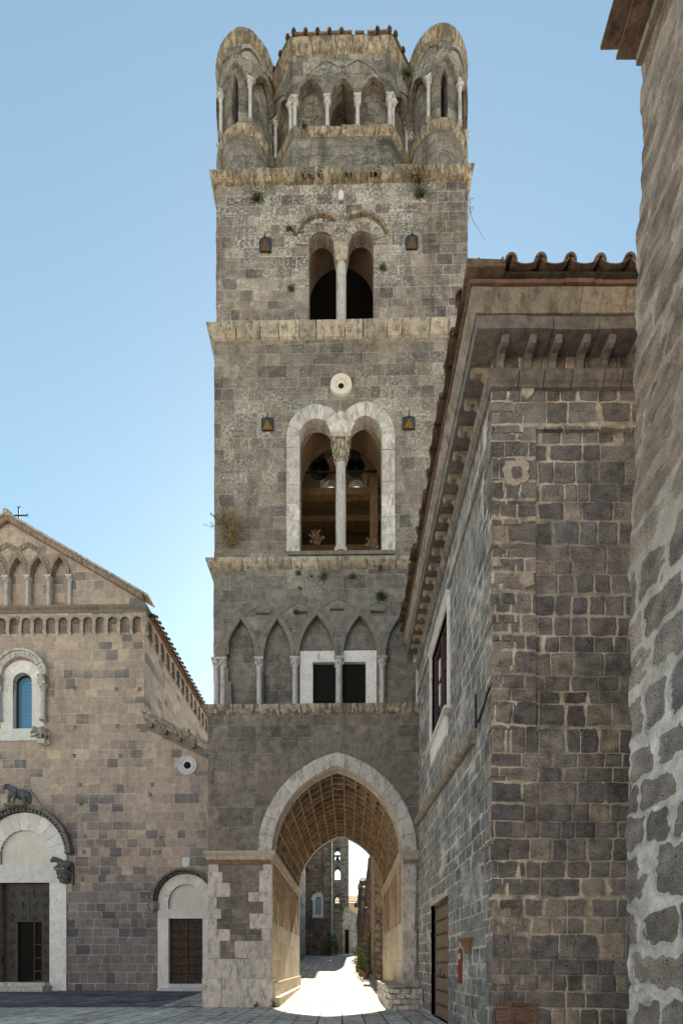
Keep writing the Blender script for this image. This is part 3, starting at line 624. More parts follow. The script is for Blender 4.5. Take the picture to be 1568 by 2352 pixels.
# carved letters and panels on the cornice
yc = CY - H4 - .18
def glyph(u, v, strokes):
    x, z = t(u, v, yc); m = M(); z = 27.36
    for (a, b, c, d) in strokes: m.box((x + a, yc - .03, z + b), (x + c, yc + .05, z + d))
    m.build('carved_letter', 'arcstone', T)
Dg = [(-.08, -.12, -.04, .12), (.05, -.10, .09, .10), (-.08, .08, .07, .12), (-.08, -.12, .07, -.08), (-.04, -.03, .03, .02)]
Eg = [(-.08, -.12, -.04, .12), (-.08, .08, .09, .12), (-.08, -.02, .06, .02), (-.08, -.12, .09, -.08)]
Ig = [(-.02, -.12, .02, .12)]; Ug = [(-.08, -.12, -.04, .12), (.05, -.12, .09, .12), (-.08, -.12, .09, -.08)]
for u, g_ in ((700, Dg), (716, Eg), (736, Eg), (790, Ig), (801, Ug), (828, Ig), (842, Ig), (856, Ug), (868, Dg)): glyph(u, 402, g_)
# -- stage 2 : blind arcade
yf = CY - H2; m = M(); sp = side(H2, 0)
def X2(u): return t(u, 1500, yf)[0]
def Z2(v): return t(784, v, yf)[1]
zs2 = Z2(1512)
bays = [(516, 586.6, 1418), (604.5, 669.3, 1420), (685, 770, 1411.5), (786, 867, 1414), (884, 952, 1418), (970, 1040, 1418)]
ops2 = []
wins = []
for i, (a, b, ap) in enumerate(bays):
    xa, xb = X2(a), X2(b); ops2.append(op((xa + xb) / 2, (xb - xa) / 2, 9.84, zs2, Z2(ap) - zs2, .20))
arcwall(m, sp, -H2, H2, 9.7, 14.5, ops2, n=14)
opss = [op(-H2 + .95 + i * 1.26, .52, 9.84, zs2, 1.3, .2) for i in range(6)]
for kk in (1, 2, 3): arcwall(m, side(H2, kk), -H2, H2, 9.7, 14.5, opss, n=10)
m.build('arcade_wall', 'tower_low', T)
m = M(); cols = [511, 595, 677, 778, 877, 960, 1050]
for i in range(6):
    a, b, ap = bays[i]; xa, xb = X2(a), X2(b)
    archband(m, sp, (xa + xb) / 2, (xb - xa) / 2 - .012, zs2, Z2(ap) - zs2 - .012, .16, -.035, .21, n=14)
m.build('blind_arch', 'arcstone', T)
m = M()
for a, b in ((511, 677), (595, 778), (677, 877), (778, 960)):
    xa, xb = X2(a), X2(b); w = (xb - xa) / 2
    archband(m, sp, (xa + xb) / 2, w - .13, zs2 + .05, w + .48, .24, -.018, .05, n=20, s0=-.86, s1=.86, nb=14, gap=.003, jit=.003)
m.build('interlaced_arch', 'arcstone', T)
for u, v in ((604, 1409), (690, 1407), (773, 1400), (866, 1405)):
    m = M(); x, z = t(u, v, yf); m.box((x - .22, yf - .10, z - .05), (x + .22, yf + .05, z + .03), jit=.012); m.build('stone_ledge', 'arcstone', T)
# two marble framed windows; black plates paint the shade in their openings
for (a, b, c, d, jl) in ((688, 718, 771, 771, 0), (785, 785, 840, 865, 1)):
    fx0, fx1 = X2(a), X2(d if not jl else d); ox0, ox1 = X2(b), X2(c); zt, zo = Z2(1492), Z2(1518)
    m = M(); yb = yf + .06
    m.box((fx0, yb, zo), (fx1, yf + .26, zt))
    if not jl: m.box((fx0, yb + .001, 9.86), (ox0, yf + .26, zo))
    else: m.box((ox1, yb + .001, 9.86), (fx1, yf + .26, zo))
    fr = m.build('window_frame', 'marble', T)
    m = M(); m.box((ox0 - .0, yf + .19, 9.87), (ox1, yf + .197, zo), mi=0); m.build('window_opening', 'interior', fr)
for u in cols[:6]:
    x = X2(u); colonnette(T, lambda X, d, z: (X, yf + d, z), x, .03 if u != 778 else .02, 9.86, zs2, .085 if u != 778 else .10, capw=.16, caph=.34)
colonnette(T, lambda X, d, z: (X, yf + d, z), X2(496.5), .02, 9.86, zs2, .085, capw=.15, caph=.34)
m = M(); x, z = t(484, 1415, yf); m.box((x - .12, 1.0, z - .14), (x + .3, 1.3, z + .12)); m.build('projecting_block', 'arcstone', T)
# -- stage 3 : biforate window
y3 = CY - H3
def X3(u): return t(u, 1000, y3)[0]
def Z3(v): return t(784, v, y3)[1]
L3, R3 = (X3(687), X3(766)), (X3(798), X3(878)); s3 = Z3(1003); b3 = Z3(1268)
o3 = [op((a + b) / 2, (b - a) / 2, b3, s3, Z3(ap) - s3, .36, True) for (a, b), ap in ((L3, 963), (R3, 958))]
o3[0]['w'] = o3[1]['w'] = w3 = min(o3[0]['w'], o3[1]['w']); 
for o in o3: o['h'] = max(w3, o['h'])
mid3 = (L3[1] + R3[0]) / 2
o3s = [op(-.78, w3, b3, s3, o3[0]['h'], .36, True), op(.78, w3, b3, s3, o3[0]['h'], .36, True)]
def bif(o_):          # two arched lights joined below the springing: the column between them stands free
    a, b = dict(o_[0]), dict(o_[1]); a['jr'] = False; b['jl'] = False
    x0_, x1_ = a['cx'] + a['w'], b['cx'] - b['w']
    return [a, op((x0_ + x1_) / 2, (x1_ - x0_) / 2, a['zb'], a['zs'] - .001, 0, a['d'], True, True, False, False), b]
m = M(); arcwall(m, side(H3, 0), -H3, H3, 14.6, 22.1, bif(o3), back=.36, n=16)
for kk in (1, 2, 3): arcwall(m, side(H3, kk), -H3, H3, 14.6, 22.1, bif(o3s), back=.36, n=12)
m.build('belfry_wall', 'tower_mid', T)
m = M()
for kk in range(4): arcwall(m, lambda u, d, z, f=side(H3 - .37, kk): f(u, d, z), -(H3 - .37), H3 - .37, 14.6, 22.35, [op(mid3 if kk == 0 else 0, 1.40, b3 - .02, s3 - .55, 1.5, .8, True)], back=.8, n=20)
m.build('belfry_lining', 'tower_in', T)
m = M(); lft, rgt = (X3(656), X3(697)), None
tw = X3(687) - X3(658); sp3 = side(H3, 0)
for i, o in enumerate(o3):

    a0, a1 = (-1, .62) if i == 0 else (-.62, 1)
    archband(m, sp3, o['cx'], o['w'] - .012, s3, o['h'] - .012, tw, -.045, .36, n=24, nb=8, gap=.004, jit=.006, s0=a0, s1=a1)
zz = b3
for sg, xo in ((-1, o3[0]['cx'] - o3[0]['w']), (1, o3[1]['cx'] + o3[1]['w'])):
    zz = b3
    while zz < s3 - .01:
        h = min(random.uniform(.35, .75), s3 - zz); h = s3 - zz if s3 - zz - h < .2 else h
        xa, xb = sorted((xo - sg * .012, xo + sg * tw)); j = random.uniform(-.012, .01)
        m.box((xa + (j if sg < 0 else 0), y3 - .045 + j, zz + .004), (xb + (j if sg > 0 else 0), y3 + .36, zz + h - .004), jit=.003); zz += h
xm0, xm1 = o3[0]['cx'] + o3[0]['w'], o3[1]['cx'] - o3[1]['w']; 
m.box((xm0 - .10, y3 - .04, s3 - .02), (xm1 + .10, y3 + .34, s3 + .12), jit=.003)
P = [(xm0 - .10, s3 + .12), (xm1 + .10, s3 + .12), (xm1 + .24, s3 + .42), ((xm0 + xm1) / 2 + .05, s3 + .8), ((xm0 + xm1) / 2 - .05, s3 + .8), (xm0 - .24, s3 + .42)]
m.face([(a, y3 - .042, b) for a, b in P])
m.build('window_surround', 'marble_old', T)
m = M(); m.box((X3(662), y3 - .06, b3 - .12), (X3(905), y3 + .4, b3), jit=.004); m.build('window_sill', 'arcstone', T)
xc = (xm0 + xm1) / 2; zc = s3 - .02
m = M(); m.lathe((xc, y3 + .12, b3), [(0, 0), (.24, 0), (.24, .08), (.19, .10), (.22, .17), (.17, .21), (.165, .25), (.172, 1.6), (.155, zc - b3 - .78)], 20)
colw = m.build('window_column', 'colon', T, smooth=True)
m = M(); z = zc - .80; m.lathe((xc, y3 + .12, z), [(.155, 0), (.18, .02), (.18, .06), (.16, .08), (.19, .35), (.26, .62), (.2, .66)], 16)
for i in range(24):
    a = i * pi / 6 + (.26 if i > 11 else 0); hh = .2 if i < 12 else .45; rr = .2 if i < 12 else .245
    m.ell((xc + cos(a) * rr, y3 + .12 + sin(a) * rr, z + hh), (.045, .045, .11), 6, 5)
for sx in (-1, 1): m.ell((xc + sx * .22, y3 - .06, z + .66), (.07, .07, .07), 8, 6); m.ell((xc + sx * .22, y3 + .3, z + .66), (.07, .07, .07), 8, 6)
m.box((xc - .27, y3 - .14, z + .68), (xc + .27, y3 + .38, z + .79), jit=.008); m.build('capital', 'cornice', colw)
m = M(); x, z = t(783, 887, y3)
m.lathe((0, 0, 0), [(.085, .0), (.10, -.02), (.17, -.03), (.19, -.065), (.22, -.07), (.26, -.045), (.29, -.08), (.345, -.07), (.36, 0)], 32)
orn = m.build('oculus_ring', 'impost', T, smooth=True); orn.data.materials[0] = MT['plaster']; orn.location = (x, y3 - .0, z); orn.rotation_euler = (radians(-90), 0, 0)
m = M(); m.lathe((0, 0, 0), [(0, -.012), (.10, -.012)], 20); oh = m.build('hole', 'interior', orn)  # flat black disc painted as the shade in the ring's centre
# -- stage 4 : upper biforate
y4 = CY - H4
def X4(u): return t(u, 600, y4)[0]
def Z4(v): return t(784, v, y4)[1]
s4, b4 = Z4(563), 22.44
L4, R4 = (X4(709), X4(766)), (X4(800), X4(858)); w4 = .41
o4 = [op((a + b) / 2, w4, b4, s4, w4 * 1.06, .34, True) for (a, b), ap in ((L4, 535), (R4, 533))]
o4s = [op(-.65, w4, b4, s4, o4[0]['h'], .34, True), op(.65, w4, b4, s4, o4[0]['h'], .34, True)]
m = M(); arcwall(m, side(H4, 0), -H4, H4, 22.3, 27.4, bif(o4), back=.34, n=14)
for kk in (1, 2, 3): arcwall(m, side(H4, kk), -H4, H4, 22.3, 27.4, bif(o4s), back=.34, n=10)
m.build('upper_wall', 'tower_top', T)
m = M()
for kk in range(4): arcwall(m, side(H4 - .35, kk), -(H4 - .35), H4 - .35, 22.1, 27.4, [op((o4[0]['cx'] + o4[1]['cx']) / 2 if kk == 0 else 0, 1.12, b4 - .02, s4 - .25, 1.2, .8, True)], back=.8, n=18)
m.build('upper_lining', 'tower_in', T)
m = M(); m.box((-3.0, 1.2, 26.0), (3.0, 7.2, 26.1)); m.build('bell_chamber_ceiling', 'interior', T)  # ceiling coloured near black for the shade inside the chamber
m = M(); sp4 = side(H4, 0); a4 = X4(762) - X4(709)
for i, o in enumerate(o4):
    archband(m, sp4, o['cx'], o['w'], s4, o['h'], .42, -.03, .1, n=18, nb=9, gap=.006, jit=.008, s0=-1 if i == 0 else -.52, s1=.52 if i == 0 else 1, th=.42)
m.build('window_arch', 'tower_top', T)
for i, o in enumerate(o4): m = M(); archband(m, sp4, o['cx'], o['w'] + .43, s4 + .05, o['h'] + .43, .10, -.10, .1, n=24, nb=18, gap=.002, jit=.012, s0=-.80 if i == 0 else -.36, s1=.36 if i == 0 else .80); m.build('hood_mould', 'cornice_top', T)
xc = (o4[0]['cx'] + o4[1]['cx']) / 2
m = M(); zc = Z4(600); m.lathe((xc, y4 + .12, b4), [(.19, 0), (.19, .05), (.165, .08), (.165, 1.8), (.155, zc - b4)], 18); cw = m.build('window_column', 'colon', T, smooth=True)
m = M(); za, zb = Z4(600), s4 + .02
m.hexa([Vector(p) for p in ((xc - .17, y4 - .04, za), (xc + .17, y4 - .04, za), (xc + .17, y4 + .3, za), (xc - .17, y4 + .3, za), (xc - .25, y4 - .07, zb), (xc + .25, y4 - .07, zb), (xc + .25, y4 + .34, zb), (xc - .25, y4 + .34, zb))])
m.build('impost_block', 'cornice', cw)
# niche with small pale head
x, z = t(783, 455, y4); m = M(); m.ell((x, y4 - .04, z + .02), (.10, .09, .15), 12, 8); m.ell((x, y4 - .09, z - .13), (.07, .05, .06), 8, 6); m.ell((x, y4 - .12, z - .01), (.02, .03, .035), 6, 4)
m.build('carved_head', 'marble', T, smooth=True)
# belfry floor, beams and posts
m = M(); m.face([(-4, .3, 14.62), (4, .3, 14.62), (4, 8.2, 14.62), (-4, 8.2, 14.62)]); m.build('belfry_floor', 'beam', T)
for (x0_, ya, z0_, x1_, yb, z1_) in [(-2.9, 2.0, 18.9, 2.9, 2.25, 19.15), (-2.9, 3.5, 18.0, 2.9, 3.8, 18.35), (-2.9, 2.0, 21.6, 2.9, 2.3, 21.9), (-2.9, 5.5, 22.2, 2.9, 5.8, 22.5), (1.02, 1.75, 14.7, 1.3, 2.0, 21.4), (1.55, 2.6, 14.7, 1.75, 2.8, 20.5), (-2.9, 3.5, 16.6, 2.9, 3.7, 16.8), (-2.9, 4.5, 20.5, 2.9, 4.75, 20.75)]:
    m = M(); m.box((x0_, ya, z0_), (x1_, yb, z1_), jit=.008); m.build('timber_beam', 'beam', T)
m = M(); m.box((-3.0, 5.25, 22.25), (3.0, 8.0, 22.40)); m.box((-3.0, 5.2, 22.0), (3.0, 5.5, 22.25)); m.build('upper_floor', 'beam', T)
m = M(); m.box((-2.9, 1.7, 19.42), (2.9, 1.74, 19.47)); m.build('iron_tie', 'iron', T)
# -- lantern
AP = 3.95; hwf = AP * tan(pi / 8); AP0 = AP + .12
def oside(kk, ap=AP):
    a = kk * pi / 4; ca, sa = cos(a), sin(a)
    def f(u, d, z):
        x, y = u, -ap + d; return (x * ca - y * sa, CY + x * sa + y * ca, z)
    return f
def octo(ap):
    h = ap * tan(pi / 8); p = []
    for kk in range(8): q = oside(kk, ap)(-h, 0, 0); p.append((q[0], q[1]))
    return p
yl = CY - AP
def XL(u): return t(u, 250, yl)[0]
def ZL(v): return t(784, v, yl)[1]
sL, bL = ZL(232), ZL(300)
m = M()
c_ = [XL(u) for u in (677, 751.6, 821, 894.5)]
opl = [op((c_[i] + c_[i + 1]) / 2, (c_[i + 1] - c_[i]) / 2 - .09, bL + .02, sL, ZL(182) - sL, .22 if i != 1 else .8) for i in range(3)]
arcwall(m, oside(0), -hwf, hwf, bL - .1, 32.15, opl, n=12)
for kk in range(1, 8):
    arcwall(m, oside(kk), -hwf, hwf, bL - .1, 32.15, [op(x, .42, bL + .02, sL, .72, .22) for x in (-1.05, 0, 1.05)], n=10)
o_lo, o_hi = octo(AP0), octo(AP)
for i in range(8):
    j = (i + 1) % 8; m.face([(*o_lo[i], 27.3), (*o_lo[j], 27.3), (*o_hi[j], bL - .1), (*o_hi[i], bL - .1)])
lan = m.build('lantern', 'lantern', T)
m = M()
for kk in (7, 0, 1):
    cs = [(o['cx'], o['w'], o['h']) for o in opl] if kk == 0 else [(x, .42, .72) for x in (-1.05, 0, 1.05)]
    for cx, w, h in cs: archband(m, oside(kk), cx, w - .01, sL, h - .01, .12, -.05, .22, n=12)
    for cx in ((cs[0][0] + cs[1][0]) / 2, (cs[1][0] + cs[2][0]) / 2): archband(m, oside(kk), cx, .92, sL + .02, 1.32, .16, -.025, .04, n=18, s0=-.9, s1=.9)
m.build('interlaced_arch', 'lantern', lan)
m = M(); course(m, octo(AP), [(0, bL - .20), (.05, bL - .16), (.09, bL - .08), (.10, bL), (-.22, bL + .03)], closed=True, jit=.016, seg=.55, gap=.015); m.build('lower_moulding', 'cornice_top', lan)
zt = ZL(127); m = M(); course(m, octo(AP), [(0, zt + .05), (.07, zt + .10), (.12, zt + .24), (.15, zt + .30), (.15, zt + .38), (-.3, zt + .42)], closed=True, jit=.016, seg=.6, gap=.012); m.build('upper_cornice', 'cornice_top', lan)
for i, x in enumerate(c_): colonnette(lan, oside(0), x, -.02, bL + .02, sL + .02, .062, capw=.125, caph=.28)
for kk in (7, 1):
    for x in (-1.55, -.52, .52, 1.55): colonnette(lan, oside(kk), x, -.02, bL + .02, sL + .02, .062, capw=.125, caph=.28)
m = M(); oo = octo(AP + .12); zr = zt + .46
for i in range(8): j = (i + 1) % 8; m.face([(*oo[i], zr), (*oo[j], zr), (0, CY, zr + 1.3)])
for kk in range(8):
    f = oside(kk, AP + .16); hw_ = (AP + .16) * tan(pi / 8); c = 9
    for i in range(c):
        x = -hw_ + .1 + (2 * hw_ - .2) * i / (c - 1)
        if kk == 0 and i in (5, 6): continue
        halfpipe(m, f(x, -.05, zr + .0 + random.uniform(-.01, .015)), f(x * .55, 1.6, zr + .42), .078, .07, (0, 0, 1), th=.02)
    for i in range(c - 1):
        x = -hw_ + .1 + (2 * hw_ - .2) * (i + .5) / (c - 1)
        m.box((x - .15, -.02, zr - .03), (x + .15, .5, zr + .03), mp=lambda a, b, z, f=f: f(a, b, z), jit=.01)
m.build('tiled_roof', 'tile', lan)
# -- four round turrets
TR = .97
for ti, (tx, ty, rot) in enumerate([(-3.35, 1.12, -13), (3.33, 1.12, 5), (3.33, 2 * CY - 1.12, 135), (-3.35, 2 * CY - 1.12, 225)]):
    ra = radians(rot)
    def mpT(u, d, z, tx=tx, ty=ty, ra=ra):
        a = ra + u / TR; return (tx + (TR - d) * sin(a), ty - (TR - d) * cos(a), z)
    full = pi * TR; zlo, zhi = 29.15, 32.2
    m = M(); bay = 2 * full / 6
    slits = [op(k_ * bay, .115, 29.5, 30.75, .38, .35) for k_ in (-2, -1, 0, 1, 2)]
    ops_ = [o for o in slits if o['cx'] in (0, ) or abs(o['cx']) > 0 and False]
    arcwall(m, mpT, -full, full, 27.4, zhi + .1, [op(0, .12, 29.5, 30.8, .38, .35), op(-bay, .40, 29.45, 30.75, .75, .10), op(bay, .40, 29.45, 30.75, .75, .10)], du=.14, n=8)
    m.lathe((tx, ty, zhi), [(TR + .05, .1), (TR, .34), (TR * .75, .60), (.4, .75), (0, .8)], 28)
    tu = m.build('turret', 'lantern', T)
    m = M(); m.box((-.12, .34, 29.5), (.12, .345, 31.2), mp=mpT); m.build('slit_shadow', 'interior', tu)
    for z0_, pf in ((0, [(TR, 29.16), (TR + .04, 29.20), (TR + .08, 29.28), (TR + .09, 29.38), (TR + .07, 29.42), (TR - .05, 29.46)]), (1, [(TR, 32.14), (TR + .05, 32.20), (TR + .10, 32.31), (TR + .11, 32.42), (TR + .11, 32.46), (TR + .03, 32.54), (TR - .1, 32.56)])):
        m = M(); NS = 11
        for q in range(NS):
            jr, jz = random.uniform(-.015, .02), random.uniform(-.02, .02)
            m.lathe((tx, ty, jz), [(a + (jr if a > TR + .02 else 0), b) for a, b in pf], 4, a0=2 * pi * q / NS + .006, a1=2 * pi * (q + 1) / NS - .006)
        m.build('ring_moulding', 'cornice_top', tu)
    m = M()
    for k_ in range(-2, 4): archband(m, mpT, k_ * bay, .36, 30.78, .62, .13, -.10, .05, n=12)
    for k_ in range(-2, 4): archband(m, mpT, (k_ + .5) * bay, .88, 30.80, 1.18, .12, -.06, .03, n=16, s0=-.92, s1=.92)
    m.build('interlaced_arch', 'lantern', tu)
    if ti < 2:
        for k_ in range(-1, 3): colonnette(tu, mpT, (k_ - .5) * bay, -.10, 29.44, 30.80, .056, capw=.10, caph=.26)
# ================================================================ things on and in the tower
def bell(x, y, z, r, label, grp='bells hanging in the belfry'):
    B = thing('bell', label, 'bell', (x, y, z), 0, grp)
    m = M(); m.lathe((0, 0, 0), [(r, 0), (r * .97, .05 * r), (r * .8, .3 * r), (r * .62, .8 * r), (r * .55, 1.2 * r), (r * .42, 1.45 * r), (0, 1.55 * r)], 24)
    m.lathe((0, 0, 0), [(r, 0), (r * .9, .02), (r * .75, .3 * r), (r * .5, 1.1 * r), (0, 1.3 * r)], 24); m.build('bell_body', 'bellm', B, smooth=True)
    m = M(); m.tube([(0, 0, 1.2 * r), (0, 0, -.02)], .02, 6); m.ell((0, 0, -.02), (.07, .07, .09), 8, 6); m.build('clapper', 'iron', B)
    m = M(); m.box((-r * 1.1, -.09, 1.55 * r), (r * 1.1, .09, 1.55 * r + .22)); m.tube([(0, 0, 1.45 * r), (0, 0, 1.8 * r)], .05, 6); m.build('headstock', 'beam', B)
bell(-.85, 17.6, 19.95, .42, 'large dark bronze bell behind the left light of the belfry window')
bell(.52, 17.6, 20.0, .36, 'dark bronze bell behind the right light of the belfry window')
def lamp(u, v, yl_, amber, label):
    x, z = t(u, v, yl_); p = T.matrix_world @ Vector((x, yl_, z))
    L = thing('wall_lamp', label, 'wall lamp', (p.x, p.y, p.z), T.rotation_euler.z, 'square pyramid lamps on the bell tower')
    s = .19; m = M(); c = Vector((0, -.22, .02)); q = [Vector((-s, -.05, -s)), Vector((s, -.05, -s)), Vector((s, -.05, s)), Vector((-s, -.05, s))]
    for i in range(4):
        a, b = q[i], q[(i + 1) % 4]; m.tube([a, b], .012, 4); m.tube([a, c], .011, 4)
    m.tube([(0, 0, s), (0, -.14, s + .10), c], .012, 4); m.ell(tuple(c), (.03,) * 3, 6, 4); m.box((-s, -.048, -s), (s, -.02, s)); m.build('frame', 'iron', L)
    m = M()
    for i in range(4):
        a, b = q[i], q[(i + 1) % 4]; m.face([a.lerp(c, .04), b.lerp(c, .04), c.lerp((a + b) / 2, .03)], None, 1 if (amber and i == 0) else 0)
    m.build('pane', ['glass', 'amber'], L)
lamp(610, 568, y4, False, 'dark iron pyramid lamp left of the uppermost paired window')
lamp(945, 562, y4, False, 'dark iron pyramid lamp right of the uppermost paired window')
lamp(615, 978, y3, True, 'iron pyramid lamp with amber pane left of the white framed window')
lamp(938, 975, y3, True, 'iron pyramid lamp with amber pane right of the white framed window')
def tp(u, v, y): x, z = t(u, v, y); return T.matrix_world @ Vector((x, y, z))
for (u, v, y, r, n, mat, kind, size, lab) in [
    (590, 460, y4, .26, 60, ['leaf', 'olive'], 'leaf', .035, 'green weed clump growing from the wall left of the small pale head'),
    (958, 420, y4 - .15, .52, 120, ['olive', 'dry'], 'leaf', .04, 'large dry shrub hanging from the right of the top cornice'),
    (965, 452, y4, .24, 60, ['leaf', 'olive'], 'leaf', .035, 'green tuft just below the large dry shrub'),
    (665, 528, y4, .16, 30, ['olive', 'leaf'], 'leaf', .03, 'small grey green weed beside the left hood mould of the uppermost window'),
    (670, 665, y4, .2, 40, ['leaf', 'olive'], 'leaf', .03, 'weed on the wall left of the uppermost window opening'),
    (880, 618, y4, .17, 36, ['leaf', 'olive'], 'leaf', .03, 'weed on the wall right of the uppermost window opening'),
    (620, 580, y4, .08, 14, ['leaf', 'olive'], 'leaf', .025, 'tiny weed under the upper left dark lamp'),
    (935, 178, yl - .05, .3, 60, ['leaf', 'olive'], 'leaf', .04, 'green bush in the corner beside the right turret'),
    (700, 295, yl - .18, .16, 40, ['leaf', 'olive'], 'leaf', .03, 'weed at the foot of the lantern left niche'),
    (535, 1245, y3 - .15, .62, 90, ['dry', 'dry'], 'blade', .12, 'tall straw coloured grass on the string course at the left corner'),
    (520, 1215, y3 - .12, .40, 50, ['olive', 'leaf'], 'blade', .12, 'green grass tuft rising inside the straw grass at the left corner'),
    (728, 1252, y3 - .0, .24, 44, ['reddry', 'reddry'], 'blade', .14, 'rust coloured dry plant on the sill of the white framed window'),
    (850, 1262, y3 - .0, .2, 30, ['olive', 'dry'], 'blade', .1, 'thin dry sprig on the sill right of the marble window column'),
    (715, 1325, yf, .07, 10, ['leaf', 'olive'], 'leaf', .025, 'tiny weed under the second string course'),
    (745, 1325, yf - .02, .24, 50, ['leaf', 'dry'], 'leaf', .03, 'wide yellowish green weed below the white framed window'),
    (686, 1318, yf - .02, .13, 26, ['olive', 'leaf'], 'leaf', .03, 'small weed to the left of the wide yellowish green one'),
    (688, 1352, yf - .02, .09, 16, ['olive', 'dry'], 'leaf', .025, 'little brownish weed lowest left above the blind arches'),
    (810, 1325, yf - .02, .17, 36, ['olive', 'dry'], 'leaf', .03, 'dry olive weed right of the wide yellowish green one'),
    (876, 1372, yf - .02, .25, 80, ['leaf_bright', 'leaf'], 'leaf', .035, 'bright green leafy weed above the right blind arches'),
    (874, 1308, yf - .05, .13, 30, ['leaf', 'leaf_bright'], 'leaf', .03, 'small green weed directly under the string course above the bright leafy one'),
    (680, 1408, yf - .1, .12, 26, ['leaf', 'olive'], 'leaf', .03, 'weed on the stone ledge between two blind arches'),
    (640, 2300, y0 - .15, .0, 0, ['leaf', 'olive'], 'leaf', .03, ''),
]:
    if n: tuft('weed', tp(u, v, y), r, n, mat, lab, kind=kind, size=size, droop=.25)
a_ = tp(1076, 470, y4); m = M(); m.tube([(0, 0, 0), (.04, -.02, -.25), (.12, -.03, -.55), (.30, -.04, -.85), (.52, -.05, -1.25)], [.012, .010, .008, .006, .004], 5)
m.tube([(.04, -.02, -.25), (-.02, -.04, -.5), (.02, -.04, -.72)], [.008, .006, .003], 4)
for i in range(16): q = Vector((random.gauss(.03, .04), -.03, random.uniform(-.35, .15))); m.face([q, q + Vector((.04, 0, .02)), q + Vector((.06, .01, .06)), q + Vector((.01, 0, .04))])
o = m.build('trailing_weed', 'dry'); o.location = a_; tag(o, 'thin dry weed trailing from the right hand corner of the upper tower stage', 'plant', 'weeds growing out of the tower walls')
tuft('grass_tuft', Vector((-2.2, 15.25, .02)), .16, 40, ['leaf', 'dry'], 'yellow green grass tuft at the foot of the left passage pier', kind='blade', size=.07, droop=.05)
tuft('grass_tuft', Vector((-2.75, 15.15, .02)), .14, 24, ['leaf', 'dry'], 'small grass tuft in front of the left pier plinth', kind='blade', size=.06, droop=.05)
# stone bench at the right pier
Bn = thing('stone_bench', 'rough rubble bench with stone seat against the right pier of the passage', 'bench', (0, 0, 0))
m = M(); bx0, bx1 = 1.55, 2.55; yy0, yy1 = 14.35, 18.6; zt_ = .74
def bnc(x, y): return (x, y)
R = random.Random(4)
m.hexa([Vector(p) for p in ((1.58, yy0 + .05, -.05), (2.5, yy0 + .05, -.05), (2.5, 15.25, -.05), (1.58, 15.25, -.05), (1.58, yy0 + .08, zt_ - .08), (2.5, yy0 + .08, zt_ - .08), (2.5, 15.25, zt_ - .08), (1.58, 15.25, zt_ - .08))])
m.box((1.46, 15.25, 0), (2.02, yy1, zt_ - .08)); m.build('rubble_core', 'ruin', Bn)
m = M()
for zi in range(4):
    z = zi * .165; x = 1.5
    while x < 2.45:
        w = R.uniform(.14, .34); m.box((x, yy0 + R.uniform(-.05, .04), z + .01), (min(x + w, 2.5) - .015, yy0 + .2, z + .155), jit=.025); x += w
    y = yy0 + .12
    while y < yy1: w = R.uniform(.18, .42); m.box((1.43 + R.uniform(-.03, .02), y, z + .01), (1.62, y + w - .015, z + .155), jit=.02); y += w
m.build('facing_stone', 'marble_old', Bn)
m = M(); y = yy0 + .5
while y < yy1: w = R.uniform(.8, 1.2); m.box((1.40, y, zt_ - .1), (2.0, min(y + w, yy1) - .01, zt_ + R.uniform(-.01, .01)), jit=.006); y += w
m.build('seat', 'impost', Bn)
# ================================================================ CATHEDRAL (left)
Cc = thing('cathedral', 'brown tuff cathedral front with gable arcade, round marble window and two marble portals', 'church', (0, 24, 0), radians(-1.0))
def c(u, v, y=0): return hit(Cc, u, v, y)
GX = c(22, 1186)[0]; NX = c(331, 1366)[0]; HWN = NX - GX; NL = GX - HWN
ZC = c(200, 1397)[1]; ZP = c(22, 1192)[1]; ZE = c(331, 1372)[1]
gz = lambda u: ZP + (ZE - ZP) * min(1, abs(u - GX) / HWN)
px0, pz0 = c(326, 1640); px1, pz1 = c(479, 1716); sl_ = (pz1 - pz0) / (px1 - px0)
# openings
mdw = 0
mpx0, mpx1 = c(-2, 2100)[0], c(115.5, 2100)[0]; MC, MWd = c(57.7, 2000)[0], (c(115.5, 2100)[0] - c(57.7, 2100)[0])
MZ = c(57, 2028.6)[1]; spx0, spx1 = c(388, 2200)[0], c(466, 2200)[0]; SC, SW = (spx0 + spx1) / 2, (spx1 - spx0) / 2; SZ = c(426, 2111)[1]
WC = c(52, 1600)[0]; WW = (c(75, 1600)[0] - c(31, 1600)[0]) / 2; WZ0 = c(50, 1675)[1]; WZ1 = c(50, 1568)[1]
OX, OZ = c(430.5, 1758.8)
tyS, tyZ0 = c(57, 1965)[1], c(57, 1988)[1]
m = M()
arcwall(m, flat, NL, NX, 0, ZC - .2, [op(MC, MWd, 0, MZ, 0, .45), op(MC, MWd * .98, tyZ0, tyS, MWd * .98, .16), op(WC, WW, WZ0, WZ1, WW, .45)], n=16)
arcwall(m, flat, NX, -3.9, 0, lambda u: pz0 + sl_ * (u - NX), [op(SC, SW, 0, SZ, 0, .25), op(SC, SW * 1.02, c(426, 2089)[1], c(426, 2072)[1], SW * 1.02, .14), op(OX, .17, OZ - .17, OZ - .001, 0, .5)], n=14)
arcwall(m, flat, NL - 6.3, NL, 0, lambda u: pz0 - sl_ * (u - NL), [])
gb, gs = ZC + .12, c(100, 1328)[1]
gops = [op(GX - .12 + d, .41, gb, gs, 1.05, .22) for d in (-2.75, -1.65, -.55, .55, 1.65, 2.75)]
arcwall(m, flat, NL, NX, ZC - .2, gz, gops, breaks=[GX], n=12)
